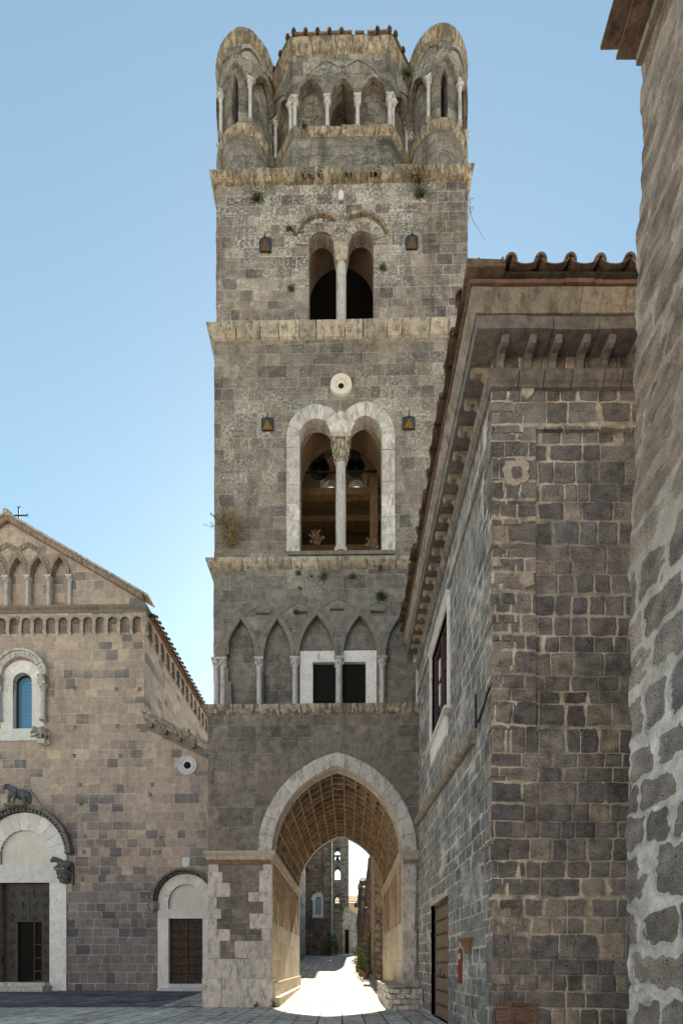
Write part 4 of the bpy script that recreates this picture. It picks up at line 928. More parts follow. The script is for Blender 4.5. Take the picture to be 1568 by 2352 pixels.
# nave side walls, body of the nave, aisle side
DN = 40.
def mside(u, d, z): return (NX - d, u, z)
arcwall(m, mside, 0, DN, 11.0, ZC - .4, [op(6.8 + i * 4.6, .34, 15.3, 16.5, .34, .3) for i in range(5)], n=8)
m.face([(NL, 0, 0), (NL, DN, 0), (NL, DN, ZC - .2), (NL, 0, ZC - .2)]); m.face([(NL, DN, 0), (NX, DN, 0), (NX, DN, 19), (NL, DN, 19)])
m.face([(-3.9, 0, 0), (-3.9, 22, 0), (-3.9, 22, 11), (-3.9, 0, 11)])
m.build('wall', 'facade', Cc)
# square putlog holes
R = random.Random(3)
for (u, v) in [(172, 1583), (268, 1585), (320, 1585), (173, 1673), (270, 1670), (318, 1670), (171, 1738), (277, 1738), (185, 1805), (350, 1805), (346, 1828), (186, 1846), (195, 1923), (193, 1959), (370, 1927), (366, 1960), (190, 2022), (270, 2020), (370, 2022), (210, 2087), (375, 2087), (186, 1848), (355, 1960)]:
    m = M(); x, z = c(u, v); s = .085; m.face([(x - s, -.004, z - s), (x + s, -.004, z - s), (x + s, -.004, z + s), (x - s, -.004, z + s)])
    m.box((x - s - .01, -.03, z + s), (x + s + .01, .02, z + s + .035), jit=.008); m.build('putlog_hole', 'arcstone', Cc)
# gable dressing
m = M(); course(m, [(NL, 0), (NX, 0), (NX, .9)], [(0, ZC - .34), (.10, ZC - .30), (.12, ZC - .18), (.22, ZC - .10), (.24, ZC), (0, ZC + .06)], seg=1.1, jit=.012, gap=.01); m.build('gable_cornice', 'arcstone', Cc)
m = M()
arcwall(m, lambda u, d, z: (u, d - .13, z), NL, NX + .13, ZC - 1.28, ZC - .34, [op(NX + .02 - .32 - i * .64, .235, ZC - 1.28, ZC - .78, .235, .13, False, False) for i in range(21)], n=10)
arcwall(m, lambda u, d, z: (NX + .13 - d, u, z), -.13, DN, ZC - 1.28, ZC - .34, [op(.45 + i * .8, .28, ZC - 1.28, ZC - .78, .28, .13, False, False) for i in range(44)], n=8)
m.build('arched_corbel_table', 'facade', Cc)
for i in range(22):
    m = M(); x = NX + .02 - i * .64; z = ZC - 1.28
    m.hexa([Vector(p) for p in ((x - .05, -.04, z - .14), (x + .05, -.04, z - .14), (x + .05, 0, z - .14), (x - .05, 0, z - .14), (x - .085, -.20, z + .04), (x + .085, -.20, z + .04), (x + .085, 0, z + .04), (x - .085, 0, z + .04))])
    m.build('corbel', 'colon', Cc)
for i in range(30):
    m = M(); y = .05 + i * .8; z = ZC - 1.28; x = NX
    m.hexa([Vector(p) for p in ((x, y - .05, z - .14), (x + .04, y - .05, z - .14), (x + .04, y + .05, z - .14), (x, y + .05, z - .14), (x, y - .085, z + .04), (x + .2, y - .085, z + .04), (x + .2, y + .085, z + .04), (x, y + .085, z + .04))])
    m.build('corbel', 'impost', Cc)
m = M()
for o in gops:
    archband(m, flat, o['cx'], o['w'] - .01, gs, o['h'] - .01, .15, -.10, .22, n=12, nb=6, gap=.006, jit=.02)
for d in (-1.1, 0, 1.1): archband(m, flat, GX - .12 + d, .98, gs + .1, 1.5, .22, -.05, .05, n=16, nb=10, gap=.005, jit=.012, s0=-.9, s1=.9)
m.build('gable_arch', 'arc_fac', Cc)
for i in range(7):
    x = GX - .12 - 3.3 + i * 1.1
    colonnette(Cc, flat, x, -.04, ZC + .05, gs + .02, .095, capw=.17, caph=.38)
m = M()          # raking moulding and copings, sloping
for sg in (-1, 1):
    L = Vector((HWN, 0, ZE - ZP)); n_ = 9
    for i in range(n_):
        a = i / n_ + .001; b = (i + 1) / n_ - .001; j = random.uniform(-.02, .02)
        pa, pb = Vector((GX + sg * HWN * a, 0, ZP + (ZE - ZP) * a)), Vector((GX + sg * HWN * b, 0, ZP + (ZE - ZP) * b))
        def pr_(p, y, dz): return (p.x, y + (j if y < 0 else 0), p.z + dz)
        m.hexa([Vector(q) for q in (pr_(pa, -.16, -.22), pr_(pb, -.16, -.22), pr_(pb, .2, -.22), pr_(pa, .2, -.22), pr_(pa, -.24, .0), pr_(pb, -.24, .0), pr_(pb, .2, .0), pr_(pa, .2, .0))])
m.build('raking_moulding', 'arc_fac', Cc)
m = M()
for sg in (-1, 1):
    pa, pb = Vector((GX, 0, ZP + .02)), Vector((GX + sg * (HWN + .35), 0, ZE + .02 - .2))
    m.hexa([Vector(q) for q in ((pa.x, -.30, pa.z), (pb.x, -.30, pb.z), (pb.x, .5, pb.z), (pa.x, .5, pa.z), (pa.x, -.30, pa.z + .12), (pb.x, -.30, pb.z + .1), (pb.x, .5, pb.z + .1), (pa.x, .5, pa.z + .12))])
m.ell((GX, -.1, ZP + .12), (.22, .3, .2), 12, 6); m.build('coping', 'cornice', Cc)
m = M()          # roofs with tile ends down the long eave
rz_ = ZC - .55
for sg in (-1, 1):
    pb = GX + sg * (HWN + .42); zb = ZE - .25 if sg < 0 else rz_ + .30
    m.face([(GX, .3, ZP + .05), (pb, .3, zb), (pb, DN, zb), (GX, DN, ZP + .05)])
    m.face([(GX, .3, ZP - .1), (pb, .3, zb - .1), (pb, DN, zb - .1), (GX, DN, ZP - .1)])
ex = NX + .42
m.face([(ex, .3, rz_ + .30), (NX, .3, rz_ + .16), (NX, DN, rz_ + .16), (ex, DN, rz_ + .30)])
y = .4
while y < 26:
    halfpipe(m, (ex + .10, y, rz_ + .30), (ex - 1.2, y, rz_ + .92), .10, .085, (0, 0, 1), th=.02, n=6); m.box((ex - .4, y + .1, rz_ + .24), (ex + .07, y + .33, rz_ + .30), jit=.008); y += .42
m.build('nave_roof', 'tile', Cc)
m = M(); m.face([(NX, .1, pz0 + .08), (-3.9, .1, pz0 + .08 + sl_ * (-3.9 - NX)), (-3.9, 26, pz0 + .08 + sl_ * (-3.9 - NX)), (NX, 26, pz0 + .08)])
m.face([(NL, .1, pz0 + .08), (NL - 6.3, .1, pz0 + .08 + sl_ * 6.3), (NL - 6.3, 26, pz0 + .08 + sl_ * 6.3), (NL, 26, pz0 + .08)]); m.build('aisle_roof', 'tile', Cc)
m = M()
for i in range(7):
    xa = NX + .04 + (-3.9 - NX) * i / 7; xb = NX + (-3.9 - NX) * (i + 1) / 7 - .01; za, zb = pz0 + sl_ * (xa - NX), pz0 + sl_ * (xb - NX); j = random.uniform(-.015, .015)
    m.hexa([Vector(q) for q in ((xa, -.12 + j, za - .34), (xb, -.12 + j, zb - .34), (xb, .1, zb - .34), (xa, .1, za - .34), (xa, -.34 + j, za), (xb, -.34 + j, zb), (xb, .1, zb), (xa, .1, za))])
    m.hexa([Vector(q) for q in ((xa, -.37 + j, za + .002), (xb, -.37 + j, zb + .002), (xb, .1, zb + .002), (xa, .1, za + .002), (xa, -.37 + j, za + .10), (xb, -.37 + j, zb + .10), (xb, .1, zb + .10), (xa, .1, za + .10))])
m.build('aisle_moulding', 'cornice_dark', Cc)
m = M()
arcwall(m, lambda u, d, z: (u, d - .09, z), NX + .15, -3.9, lambda u: pz0 + sl_ * (u - NX) - .72, lambda u: pz0 + sl_ * (u - NX) - .33, [], du=.3)
m.face([(NX + .15, -.09, pz0 - .77), (-3.9, -.09, pz0 + sl_ * (-3.9 - NX) - .72), (-3.9, 0, pz0 + sl_ * (-3.9 - NX) - .72), (NX + .15, 0, pz0 - .77)])
for i in range(9):
    x = NX + .45 + i * .72; z = pz0 + sl_ * (x - NX) - .34; m.box((x - .08, -.26, z - .22), (x + .08, .0, z - .02), jit=.01)
m.build('aisle_corbel_band', 'arcstone', Cc)
# window
Rw = c(103, 1562)[0] - WC
m = M()
archband(m, flat, WC, WW, WZ1, WW, .62, -.02, .45, n=20, nb=9, gap=.003, th=.62)
for sg in (-1, 1):
    xa, xb = sorted((WC + sg * WW, WC + sg * (WW + .62))); m.box((xa, -.021, WZ0 - .0), (xb, .45, WZ1 - .04), jit=.002); m.box((xa - .02, -.04, WZ1 - .08), (xb + .02, .3, WZ1 - .0))
m.box((WC - 1.2, -.06, WZ0 - .62), (WC + 1.2, .3, WZ0), jit=.002); WF = m.build('window_surround', 'marble', Cc)
m = M(); archband(m, flat, WC, Rw - .16, WZ1 + .22, Rw - .16, .30, -.20, .05, n=28, nb=28, gap=.006, jit=.02, th=.30); archband(m, flat, WC, Rw + .13, WZ1 + .22, Rw + .13, .10, -.28, .05, n=28, nb=14, gap=.002, jit=.006, th=.1)
m.build('carved_archivolt', 'marble_old', WF)
for sg in (-1, 1):
    colonnette(WF, flat, WC + sg * Rw, -.12, WZ0 + .35, WZ1 - .1, .125, capw=.2, caph=.5)
    m = M(); x = WC + sg * Rw; m.hexa([Vector(q) for q in ((x - .17, -.30, WZ1 - .1), (x + .17, -.30, WZ1 - .1), (x + .17, .05, WZ1 - .1), (x - .17, .05, WZ1 - .1), (x - .2, -.34, WZ1 + .24), (x + .2, -.34, WZ1 + .24), (x + .2, .05, WZ1 + .24), (x - .2, .05, WZ1 + .24))]); m.build('impost_block', 'cornice', WF)
m = M(); 
for i in range(16):
    a, b = -1 + 2 * i / 16, -1 + 2 * (i + 1) / 16; (xa, za), (xb, zb) = arch_pt(WW, WW, a), arch_pt(WW, WW, b)
    m.face([(WC + xa, .32, WZ0), (WC + xb, .32, WZ0), (WC + xb, .32, WZ1 + zb), (WC + xa, .32, WZ1 + za)], [(xa, WZ0), (xb, WZ0), (xb, WZ1 + zb), (xa, WZ1 + za)])
m.build('window_pane', 'blue_glass', WF)
m = M(); archband(m, flat, WC, WW - .06, WZ1, WW - .06, .06, .24, .33, n=16, th=.06, leg=WZ1 - WZ0); m.build('iron_frame', 'iron', WF)
# portals
def portal(cx, w, zo, zl, zt0, ts, tw, fw, hr, name, door):
    Pm = MT['marble_cool' if fw < .5 else 'marble']; m = M()
    for sg in (-1, 1):
        xa, xb = sorted((cx + sg * w, cx + sg * (w + fw))); m.box((xa, -.07, .12), (xb, .45, zo), jit=.002); m.box((xa - .02, -.12, 0), (xb + .02, .4, .12))
    m.box((cx - w - fw, -.071, zo), (cx + w + fw, .45, zl), jit=.002)
    F = m.build('portal_frame', Pm, Cc)
    m = M(); to = w + fw - tw
    archband(m, flat, cx, tw, ts, tw, to, -.05, .2, n=26, nb=11, gap=.0025, th=to)
    for sg in (-1, 1):
        xa, xb = sorted((cx + sg * tw, cx + sg * (tw + to))); m.box((xa, -.05, zl + .003), (xb, .2, ts - .003))
    m.build('tympanum_arch', Pm, F)
    m = M()
    for i in range(20):
        a, b = -1 + i / 10, -1 + (i + 1) / 10; (xa, za), (xb, zb) = arch_pt(tw, tw, a), arch_pt(tw, tw, b)
        m.face([(cx + xa, .10, zl), (cx + xb, .10, zl), (cx + xb, .10, ts + zb), (cx + xa, .10, ts + za)])
    m.build('tympanum', 'plaster', F)
    m = M(); t_ = hr - (w + fw); archband(m, flat, cx, w + fw + .01, ts, w + fw + .01, t_ * .55, -.24, .05, n=36, nb=36, gap=.008, jit=.016, th=t_ * .55, s0=-1, s1=1)
    m.build('carved_archivolt', 'statue' if fw > .5 else 'cornice', F)
    m = M(); archband(m, flat, cx, hr - t_ * .45, ts, hr - t_ * .45, t_ * .45, -.36, .05, n=36, nb=14, gap=.003, jit=.012, th=t_ * .45)
    m.build('hood_mould', 'arcstone' if fw > .5 else 'marble_old', F)
    return F
F1 = portal(MC, MWd, MZ, tyZ0, 0, tyS, MWd * .98, c(153.8, 2100)[0] - c(115.5, 2100)[0], c(169.7, 1963)[0] - MC, 'main', 1)
F2 = portal(SC, SW, SZ, c(426, 2089)[1], 0, c(426, 2072)[1], SW * 1.02, c(388, 2200)[0] - c(363.5, 2200)[0], c(502, 1997)[0] - SC, 'side', 2)
zb_ = c(60, 2247)[1]
m = M(); m.box((MC - MWd - .9, -.85, 0), (MC + MWd + .15, -.1, .26), jit=.004); m.box((MC - MWd - .0, -.5, .26), (MC + MWd + .0, .4, .44), jit=.003); m.build('doorstep', 'marble_old', F1)
wx0, wx1 = c(33, 2200)[0], c(90.5, 2200)[0]; wz1 = c(60, 2117.5)[1]; yd = .25
m = M(); m.box((MC - MWd, yd, .44), (wx0, yd + .1, MZ)); m.box((wx1, yd, .44), (MC + MWd, yd + .1, MZ)); m.box((wx0, yd, wz1), (wx1, yd + .1, MZ))
xs_ = c(61, 2100)[0]; m.box((xs_ - .008, yd - .012, wz1), (xs_ + .008, yd, MZ), mi=1)
D1 = m.build('door', ['bronze', 'joint'], Cc)
m = M(); R = random.Random(9)
for i in range(4):
    for j in range(7):
        x = MC - MWd + .45 + i * (2 * MWd - .9) / 3; z = MZ - .55 - j * .62
        if wx0 - .1 < x < wx1 + .1 and z < wz1 + .2: continue
        kk = (i + j) % 3
        if kk == 0: m.box((x - .15, yd - .02, z - .2), (x + .15, yd, z + .2)); m.ell((x, yd - .03, z), (.07, .03, .13), 8, 6)
        elif kk == 1: m.lathe((x, yd - .01, z), [(0, 0)], 8); m.ell((x, yd - .01, z), (.15, .025, .15), 14, 6); m.ell((x, yd - .04, z), (.07, .02, .07), 10, 5)
        else: m.box((x - .03, yd - .035, z - .2), (x + .03, yd, z + .2)); m.box((x - .16, yd - .035, z + .03), (x + .16, yd, z + .09)); m.ell((x, yd - .04, z + .16), (.04, .03, .05), 8, 5)
m.build('relief_panels', 'bronze', D1)
m = M(); m.box((wx0 - .0, yd + .12, .44), (wx1 + .0, yd + 1.6, wz1 + .1)); m.build('dark_vestibule', 'interior', Cc)  # black block paints the shade behind the open wicket
m = M(); 
for a in (wx0 + .85, wx1 - .04): m.box((a - .03, yd + .04, .44), (a + .03, yd + .11, wz1))
for z in (.5, 1.0, 1.7, 2.4): m.box((wx0 + .85, yd + .05, z - .03), (wx1, yd + .10, z + .03))
m.build('inner_door', 'wood_old', Cc)
m = M(); m.box((SC - SW - .35, -.35, 0), (SC + SW + .35, .1, .16), jit=.003); m.box((SC - SW, -.1, .16), (SC + SW, .3, .36), jit=.003); m.build('doorstep', 'marble_cool', F2)
m = M(); yd2 = .17; m.box((SC - SW, yd2, .36), (SC + SW, yd2 + .06, SZ)); m.box((SC - .035, yd2 - .05, .36), (SC + .035, yd2, SZ)); D2 = m.build('door', 'wood_old', Cc)
m = M(); 
for i in range(4):
    x = SC - SW + .24 + i * (2 * SW - .48) / 3
    for j in range(7):
        z = .52 + j * (SZ - .62) / 7
        m.box((x - .17, yd2 - .03, z), (x - .13, yd2, z + .33)); m.box((x + .13, yd2 - .03, z), (x + .17, yd2, z + .33))
        m.hexa([Vector(q) for q in ((x - .17, yd2 - .03, z + .30), (x + .17, yd2 - .03, z + .30), (x + .17, yd2, z + .30), (x - .17, yd2, z + .30), (x - .12, yd2 - .09, z + .38), (x + .12, yd2 - .09, z + .38), (x + .12, yd2, z + .38), (x - .12, yd2, z + .38))])
        for q in (-.08, .08): m.ell((x + q, yd2 - .075, z + .335), (.018, .018, .018), 6, 4)
m.build('coffered_panels', 'wood_old', D2)
# oculus and shield
m = M(); m.lathe((0, 0, 0), [(.17, .02), (.19, -.03), (.30, -.04), (.31, -.06), (.36, -.06), (.37, -.04), (.45, -.05), (.47, -.075), (.51, -.05), (.52, 0)], 36)
oc = m.build('oculus_ring', 'marble_cool', Cc, smooth=True); oc.location = (OX, -.01, OZ); oc.rotation_euler = (radians(-90), 0, 0)
m = M(); m.lathe((0, 0, 0), [(0, -.006), (.18, -.006)], 20); m.build('hole', 'interior', oc)  # black disc paints the shade of the oculus opening
x, z = c(426.5, 1981); m = M(); m.box((x - .2, -.03, z - .2), (x + .2, .05, z + .24), jit=.01); m.ell((x, -.03, z - .12), (.2, .03, .15), 12, 6)
m.tube([(x - .11, -.035, z - .05), (x - .02, -.04, z + .1), (x + .1, -.035, z - .02)], .018, 5); m.tube([(x - .08, -.035, z + .16), (x + .08, -.035, z + .16)], .012, 5); m.tube([(x - .06, -.035, z - .14), (x + .05, -.035, z - .05)], .015, 5)
m.build('carved_shield', 'marble', Cc)
# iron cross, statues: things resting on the church
def cw_(u, v, y): x, z = c(u, v, y); return Cc.matrix_world @ Vector((x, y, z))
p0 = cw_(43, 1199, .25); p1 = cw_(43, 1166, .25); hh = p1.z - p0.z
m = M(); m.tube([(0, 0, -.25), (0, 0, hh)], .035, 6); a = cw_(43, 1184, .25).z - p0.z; m.tube([(-.42, 0, a), (.42, 0, a)], .032, 6)
for (x, z, dx, dz) in ((-.42, a, 0, 1), (.42, a, 0, 1), (0, hh, 1, 0)):
    for s in (-1, 1): 
        if dz: m.tube([(x, 0, z), (x + math.copysign(.03, x), 0, z + s * .05), (x + math.copysign(.08, x), 0, z + s * .09)], [.03, .022, .01], 6)
        else: m.tube([(x, 0, z), (x + s * .05, 0, z + .03), (x + s * .09, 0, z + .08)], [.03, .022, .01], 6)
o = m.build('iron_cross', 'iron'); o.location = p0; tag(o, 'slim dark iron cross standing on the cathedral roof ridge', 'cross')
# ox above the main portal (facing the viewer, body going back to the right)
OXT = thing('ox_statue', 'dark marble ox standing on the arch of the main portal', 'statue', cw_(36, 1850, -.35), radians(-1))
blob('ox_body', [
    ('e', (.16, .18, .62), (.36, .22, .26)), ('e', (-.10, -.02, .70), (.24, .20, .26)), ('e', (.38, .26, .58), (.20, .19, .25)),
    ('t', [(-.16, -.08, .80), (-.27, -.16, .88)], [.17, .13]), ('e', (-.31, -.20, .90), (.11, .13, .11)), ('t', [(-.32, -.26, .88), (-.33, -.35, .74)], [.095, .07]),
    ('t', [(-.40, -.16, .96), (-.46, -.14, .98)], [.035, .02]), ('t', [(-.22, -.20, .98), (-.16, -.20, 1.0)], [.035, .02]),
    ('t', [(-.36, -.18, .99), (-.39, -.2, 1.05)], [.025, .015]), ('t', [(-.27, -.2, .99), (-.25, -.22, 1.05)], [.025, .015]),
    ('t', [(-.22, -.08, .55), (-.26, -.12, .30), (-.24, -.14, .06)], [.11, .075, .065]), ('t', [(.02, -.10, .55), (.0, -.14, .28), (-.02, -.16, .05)], [.11, .075, .065]),
    ('t', [(.34, .10, .48), (.40, .10, .28), (.36, .08, .04)], [.12, .08, .065]), ('t', [(.46, .28, .50), (.50, .30, .28), (.46, .28, .06)], [.12, .08, .065]),
    ('t', [(.52, .34, .66), (.58, .34, .45), (.56, .32, .25)], [.035, .03, .025]), ('e', (-.24, -.17, .04), (.09, .1, .05)), ('e', (-.02, -.2, .04), (.09, .1, .05)), ('e', (.36, .04, .03), (.09, .1, .05)),
], 'statue', OXT, vox=.022, disp=.025)
m = M(); m.box((-.40, -.30, -.10), (.62, .45, .0), jit=.02); m.build('base_slab', 'arcstone', OXT)
def rod(u0, v0, u1, v1, lab):
    a, b = cw_(u0, v0, 0), cw_(u1, v1, -.30); m = M(); m.tube([(0, 0, 0), b - a], .018, 5); m.ell((0, 0, 0), (.035,) * 3, 6, 4); o = m.build('tie_rod', 'iron'); o.location = a; tag(o, lab, 'rod', 'thin iron ties above the main portal')
rod(71, 1930 - 0 * 1, 94, 1968, '') if False else None
rod(70.5, 1815, 95, 1850, 'thin iron rod slanting from the wall right of the dark ox statue')
rod(25, 1846, 8, 1866, 'thin iron rod slanting down left of the dark ox statue')
# lion on the right console of the main arch
LN = thing('lion_statue', 'crouching dark lion on a carved console at the right end of the main portal arch', 'statue', cw_(152, 2000, -.02), radians(-1))
m = M(); m.lathe((0, -.12, -.72), [(.02, 0), (.20, .10), (.30, .28), (.34, .5), (.40, .62), (.42, .70)], 18, a0=pi, a1=2 * pi); m.face([(-.42, -.12, -.02), (.42, -.12, -.02), (.42, -.5, -.02), (-.42, -.5, -.02)])
for i in range(30):
    a = pi + (i % 10 + .5) * pi / 10; zz = -.60 + (i // 10) * .2; rr = (.2, .3, .34)[i // 10]; m.ell((cos(a) * rr, -.12 + sin(a) * rr, zz), (.055, .05, .08), 6, 5)
m.box((.34, -.14, -.74), (.42, .05, .3)); m.build('console', 'statue', LN)
blob('lion_body', [('e', (.16, -.20, .26), (.27, .22, .22)), ('e', (-.06, -.34, .30), (.17, .16, .2)), ('t', [(-.08, -.36, .38), (-.24, -.46, .46)], [.14, .12]), ('e', (-.32, -.50, .46), (.14, .14, .14)), ('e', (-.40, -.55, .38), (.09, .10, .09)),
    ('t', [(-.1, -.40, .2), (-.2, -.50, .06), (-.26, -.56, .03)], [.09, .06, .05]), ('t', [(.08, -.40, .18), (.02, -.52, .05), (-.04, -.58, .03)], [.08, .06, .05]), ('t', [(.24, -.34, .16), (.30, -.46, .05), (.22, -.52, .03)], [.1, .07, .05]),
    ('e', (-.24, -.38, .55), (.05, .05, .05)), ('e', (-.30, -.62, .50), (.03, .03, .03))], 'statue', LN, vox=.02, disp=.02)
SLi = thing('small_lion_carving', 'small pale eroded lion carving at the left end of the side door arch', 'statue', cw_(352, 2080, -.02), radians(-1))
blob('lion_body', [('e', (.06, -.16, -.04), (.20, .2, .28)), ('e', (-.05, -.26, .16), (.14, .14, .14)), ('t', [(-.05, -.2, .18), (-.16, -.30, .36)], [.08, .07]), ('e', (-.17, -.32, .38), (.11, .09, .09)),
    ('t', [(-.04, -.28, -.1), (-.12, -.36, -.26)], [.07, .04]), ('t', [(.1, -.28, -.2), (.04, -.32, -.40)], [.08, .05]), ('t', [(.2, -.1, .1), (.24, -.05, -.2)], [.1, .08])], 'statue_pale', SLi, vox=.02, disp=.02)
FL = thing('crouching_beast_carving', 'pale carved crouching beast under the right window column', 'statue', cw_(100, 1690, -.02), radians(-1))
blob('beast_body', [('e', (0, -.22, .06), (.30, .2, .24)), ('e', (-.22, -.32, .14), (.16, .14, .15)), ('t', [(-.30, -.36, .06), (-.36, -.40, -.06)], [.08, .05]), ('t', [(.1, -.3, -.06), (.16, -.42, -.24), (-.02, -.46, -.3)], [.12, .08, .05]),
    ('t', [(-.1, -.32, -.06), (-.16, -.44, -.22), (-.32, -.48, -.26)], [.1, .06, .05]), ('t', [(.2, -.2, .1), (.32, -.26, -.1), (.30, -.32, -.28)], [.12, .09, .05]), ('e', (-.27, -.40, .28), (.04, .04, .04)), ('e', (.1, -.25, .26), (.12, .1, .08))], 'statue_pale', FL, vox=.02, disp=.025)
m = M(); m.box((-.12, -.32, -.52), (.26, .05, -.3), jit=.01); m.box((.2, -.14, -.5), (.38, .05, .1)); m.build('console', 'marble_old', FL)

# ================================================================ HOUSE with heavy cornice (right)
HX, HY, HF, HT = 2.5, 7.8, 15.28, 11.2
Hh = thing('corner_house', 'dark tuff house with deep bracketed cornice, marble framed side window and plank door', 'house', (0, 0, 0))
wy0, wy1, wz0, wz_1 = 10.95, 12.98, 7.35, 9.85; dy0, dy1, dz1 = 11.06, 13.06, 3.03
m = M()
arcwall(m, lambda u, d, z: (HX + d, HF - u, z), 0, HF - HY, 0, HT + .3, [op(HF - (wy0 + wy1) / 2, (wy1 - wy0) / 2, wz0, wz_1, 0, .32), op(HF - (dy0 + dy1) / 2, (dy1 - dy0) / 2, 0, dz1, 0, .30)], du=.3)
m.build('side_wall', 'house_side', Hh)
m = M(); seam = HX + (1230 - 1130) / 1080 * HY
zr0, zr1 = EYE + (HZ - 1680) / 1080 * HY, EYE + (HZ - 985) / 1080 * HY
arcwall(m, lambda u, d, z: (u, HY + d, z), HX, 9.0, 0, HT + .3, [op((seam + 9.0) / 2 + .001, (9.0 - seam) / 2, zr0, zr1, 0, .055)], du=.4)
m.face([(9, HY, 0), (9, HF, 0), (9, HF, HT), (9, HY, HT)]); m.face([(HX, HF, 0), (9, HF, 0), (9, HF, HT), (HX, HF, HT)])
m.build('front_wall', 'house', Hh)
m = M(); R = random.Random(77); z = 0.0
while z < 10.9:
    hh = min(R.uniform(.28, .42), 10.93 - z); a, b, w1, w2 = R.uniform(.0, .022), R.uniform(.0, .022), R.uniform(.25, .55), R.uniform(.2, .45)
    m.box((HX - a, HY - b, z + .012), (HX + w1, HY + w2, z + hh - .012), jit=.010); z += hh
m.build('corner_stones', 'house', Hh)
cpath = [(HX, HF), (HX, HY), (9, HY)]
m = M(); course(m, cpath, [(0, 10.94), (.045, 10.95), (.055, 11.0), (.085, 11.03), (.11, 11.09), (.11, 11.15), (.085, 11.21), (0, 11.22)], seg=.42, jit=.006, gap=.014); m.build('architrave_roll', 'hcorn_grey', Hh)
m = M(); course(m, cpath, [(0, 11.50), (.355, 11.50), (.36, 11.70), (.0, 11.71)], seg=.8, jit=.007, gap=.012); m.build('corona', 'hcorn_grey', Hh)
m = M(); course(m, cpath, [(.30, 11.712), (.385, 11.715), (.39, 11.75), (.40, 11.78), (.425, 11.84), (.455, 11.92), (.475, 11.98), (.475, 12.0), (0, 12.01)], seg=1.1, jit=.003, gap=.006); m.build('cyma_moulding', 'hcorn', Hh)
m = M(); course(m, cpath, [(.3, 12.012), (.505, 12.012), (.51, 12.065), (0, 12.07)], seg=.5, jit=.006, gap=.012); m.build('brick_course', 'brick', Hh)
def bracket(mp, x):
    m = M(); z1_, w = 11.49, .055; pr2 = [(0, 11.22), (.03, 11.22), (.05, 11.28), (.07, 11.36), (.13, 11.40), (.22, 11.38), (.27, 11.39), (.30, 11.43), (.30, 11.49), (0, 11.49)]
    A = [mp(x - w, -o, z) for o, z in pr2]; B = [mp(x + w, -o, z) for o, z in pr2]
    m.face(A); m.face(B[::-1])
    for i in range(len(pr2)): j = (i + 1) % len(pr2); m.face([A[i], A[j], B[j], B[i]])
    m.build('bracket', 'hcorn_grey' if mp is fm else 'hcorn', Hh)
fm = lambda x, d, z: (x, HY + d, z)
sm = lambda y, d, z: (HX + d, y, z)
for i in range(12): bracket(fm, HX + .12 + i * .43 + random.uniform(-.015, .015))
for i in range(17): bracket(sm, HY + .18 + i * .43)
# roof
m = M(); OV = .56; ez = 12.12; X0, Y0 = HX - OV + .04, HY - OV + .04; sl2 = .32
def roofz(dd): return ez + sl2 * dd
m.face([(X0, Y0, ez + .04), (9, Y0, ez + .04), (9, Y0 + 3.5, ez + .04 + 3.5 * sl2), (X0 + 3.5, Y0 + 3.5, ez + .04 + 3.5 * sl2)]); m.face([(X0, HF, ez + .04), (X0, Y0, ez + .04), (X0 + 3.5, Y0 + 3.5, ez + .04 + 3.5 * sl2), (X0 + 3.5, HF, ez + .04 + 3.5 * sl2)])
x = X0 + .62
gap_ = .455
R = random.Random(5)
while x < 7:
    halfpipe(m, (x, Y0 - .07, ez + .10 + R.uniform(-.01, .01)), (x, Y0 + .45, ez + .10 + .52 * sl2), .10, .085, (0, 0, 1), th=.03, n=10); halfpipe(m, (x, Y0 + .4, ez + .12 + .47 * sl2), (x, Y0 + 1.3, ez + .1 + 1.37 * sl2), .10, .085, (0, 0, 1), th=.03, n=8)
    halfpipe(m, (x + gap_ / 2 - R.uniform(0, .01), Y0 - .10, ez + .115), (x + gap_ / 2, Y0 + 1.0, ez + .115 + 1.1 * sl2), .215, .195, (0, 0, -1), th=.03, n=8, fl=.36); x += gap_
halfpipe(m, (X0 + .30, Y0 - .10, ez + .115), (X0 + .32, Y0 + .7, ez + .115 + .8 * sl2), .2, .185, (0, 0, -1), th=.03, n=8, fl=.36)
m.box((X0 - .06, Y0 - .10, ez - .015), (X0 + .52, Y0 + .3, ez + .09), jit=.012)
y = Y0 + .35
while y < HF - .1:
    halfpipe(m, (X0 - .08 - R.uniform(0, .03), y, ez + .10), (X0 + .5, y, ez + .10 + .58 * sl2), .10, .085, (0, 0, 1), th=.03, n=8)
    q = R.uniform(-.02, .05) + (.06 if R.random() < .15 else 0)
    halfpipe(m, (X0 - .10 - q, y + .23, ez + .115 + R.uniform(-.02, .01)), (X0 + .8, y + .23, ez + .115 + .9 * sl2), .2, .18, (0, 0, -1), th=.03, n=8, fl=.36); y += .455
m.build('tiled_roof', 'tile', Hh)
# string mouldings of the side wall
m = M(); pts = [Vector((HX - .03, HF, 6.02)), Vector((HX - .03, 12, 5.86)), Vector((HX - .03, 8.78, 5.66))]
m.tube([p + Vector((-.02, 0, 0)) for p in pts], .115, 10); m.tube([p + Vector((.01, 0, .1)) for p in pts], .08, 8); m.build('roll_string', 'hcorn', Hh)
m = M(); m.box((HX - .035, 8.0, 10.13), (HX + .02, HF, 10.20), jit=.004); m.build('thin_string', 'hcorn', Hh)
m = M(); m.tube([(HX - .03, HY + .05, 6.05), (HX - .03, 8.5, 5.80), (HX - .03, 8.66, 5.78), (HX - .03, 8.66, 6.4)], .018, 6); m.build('pipe', 'iron', Hh)
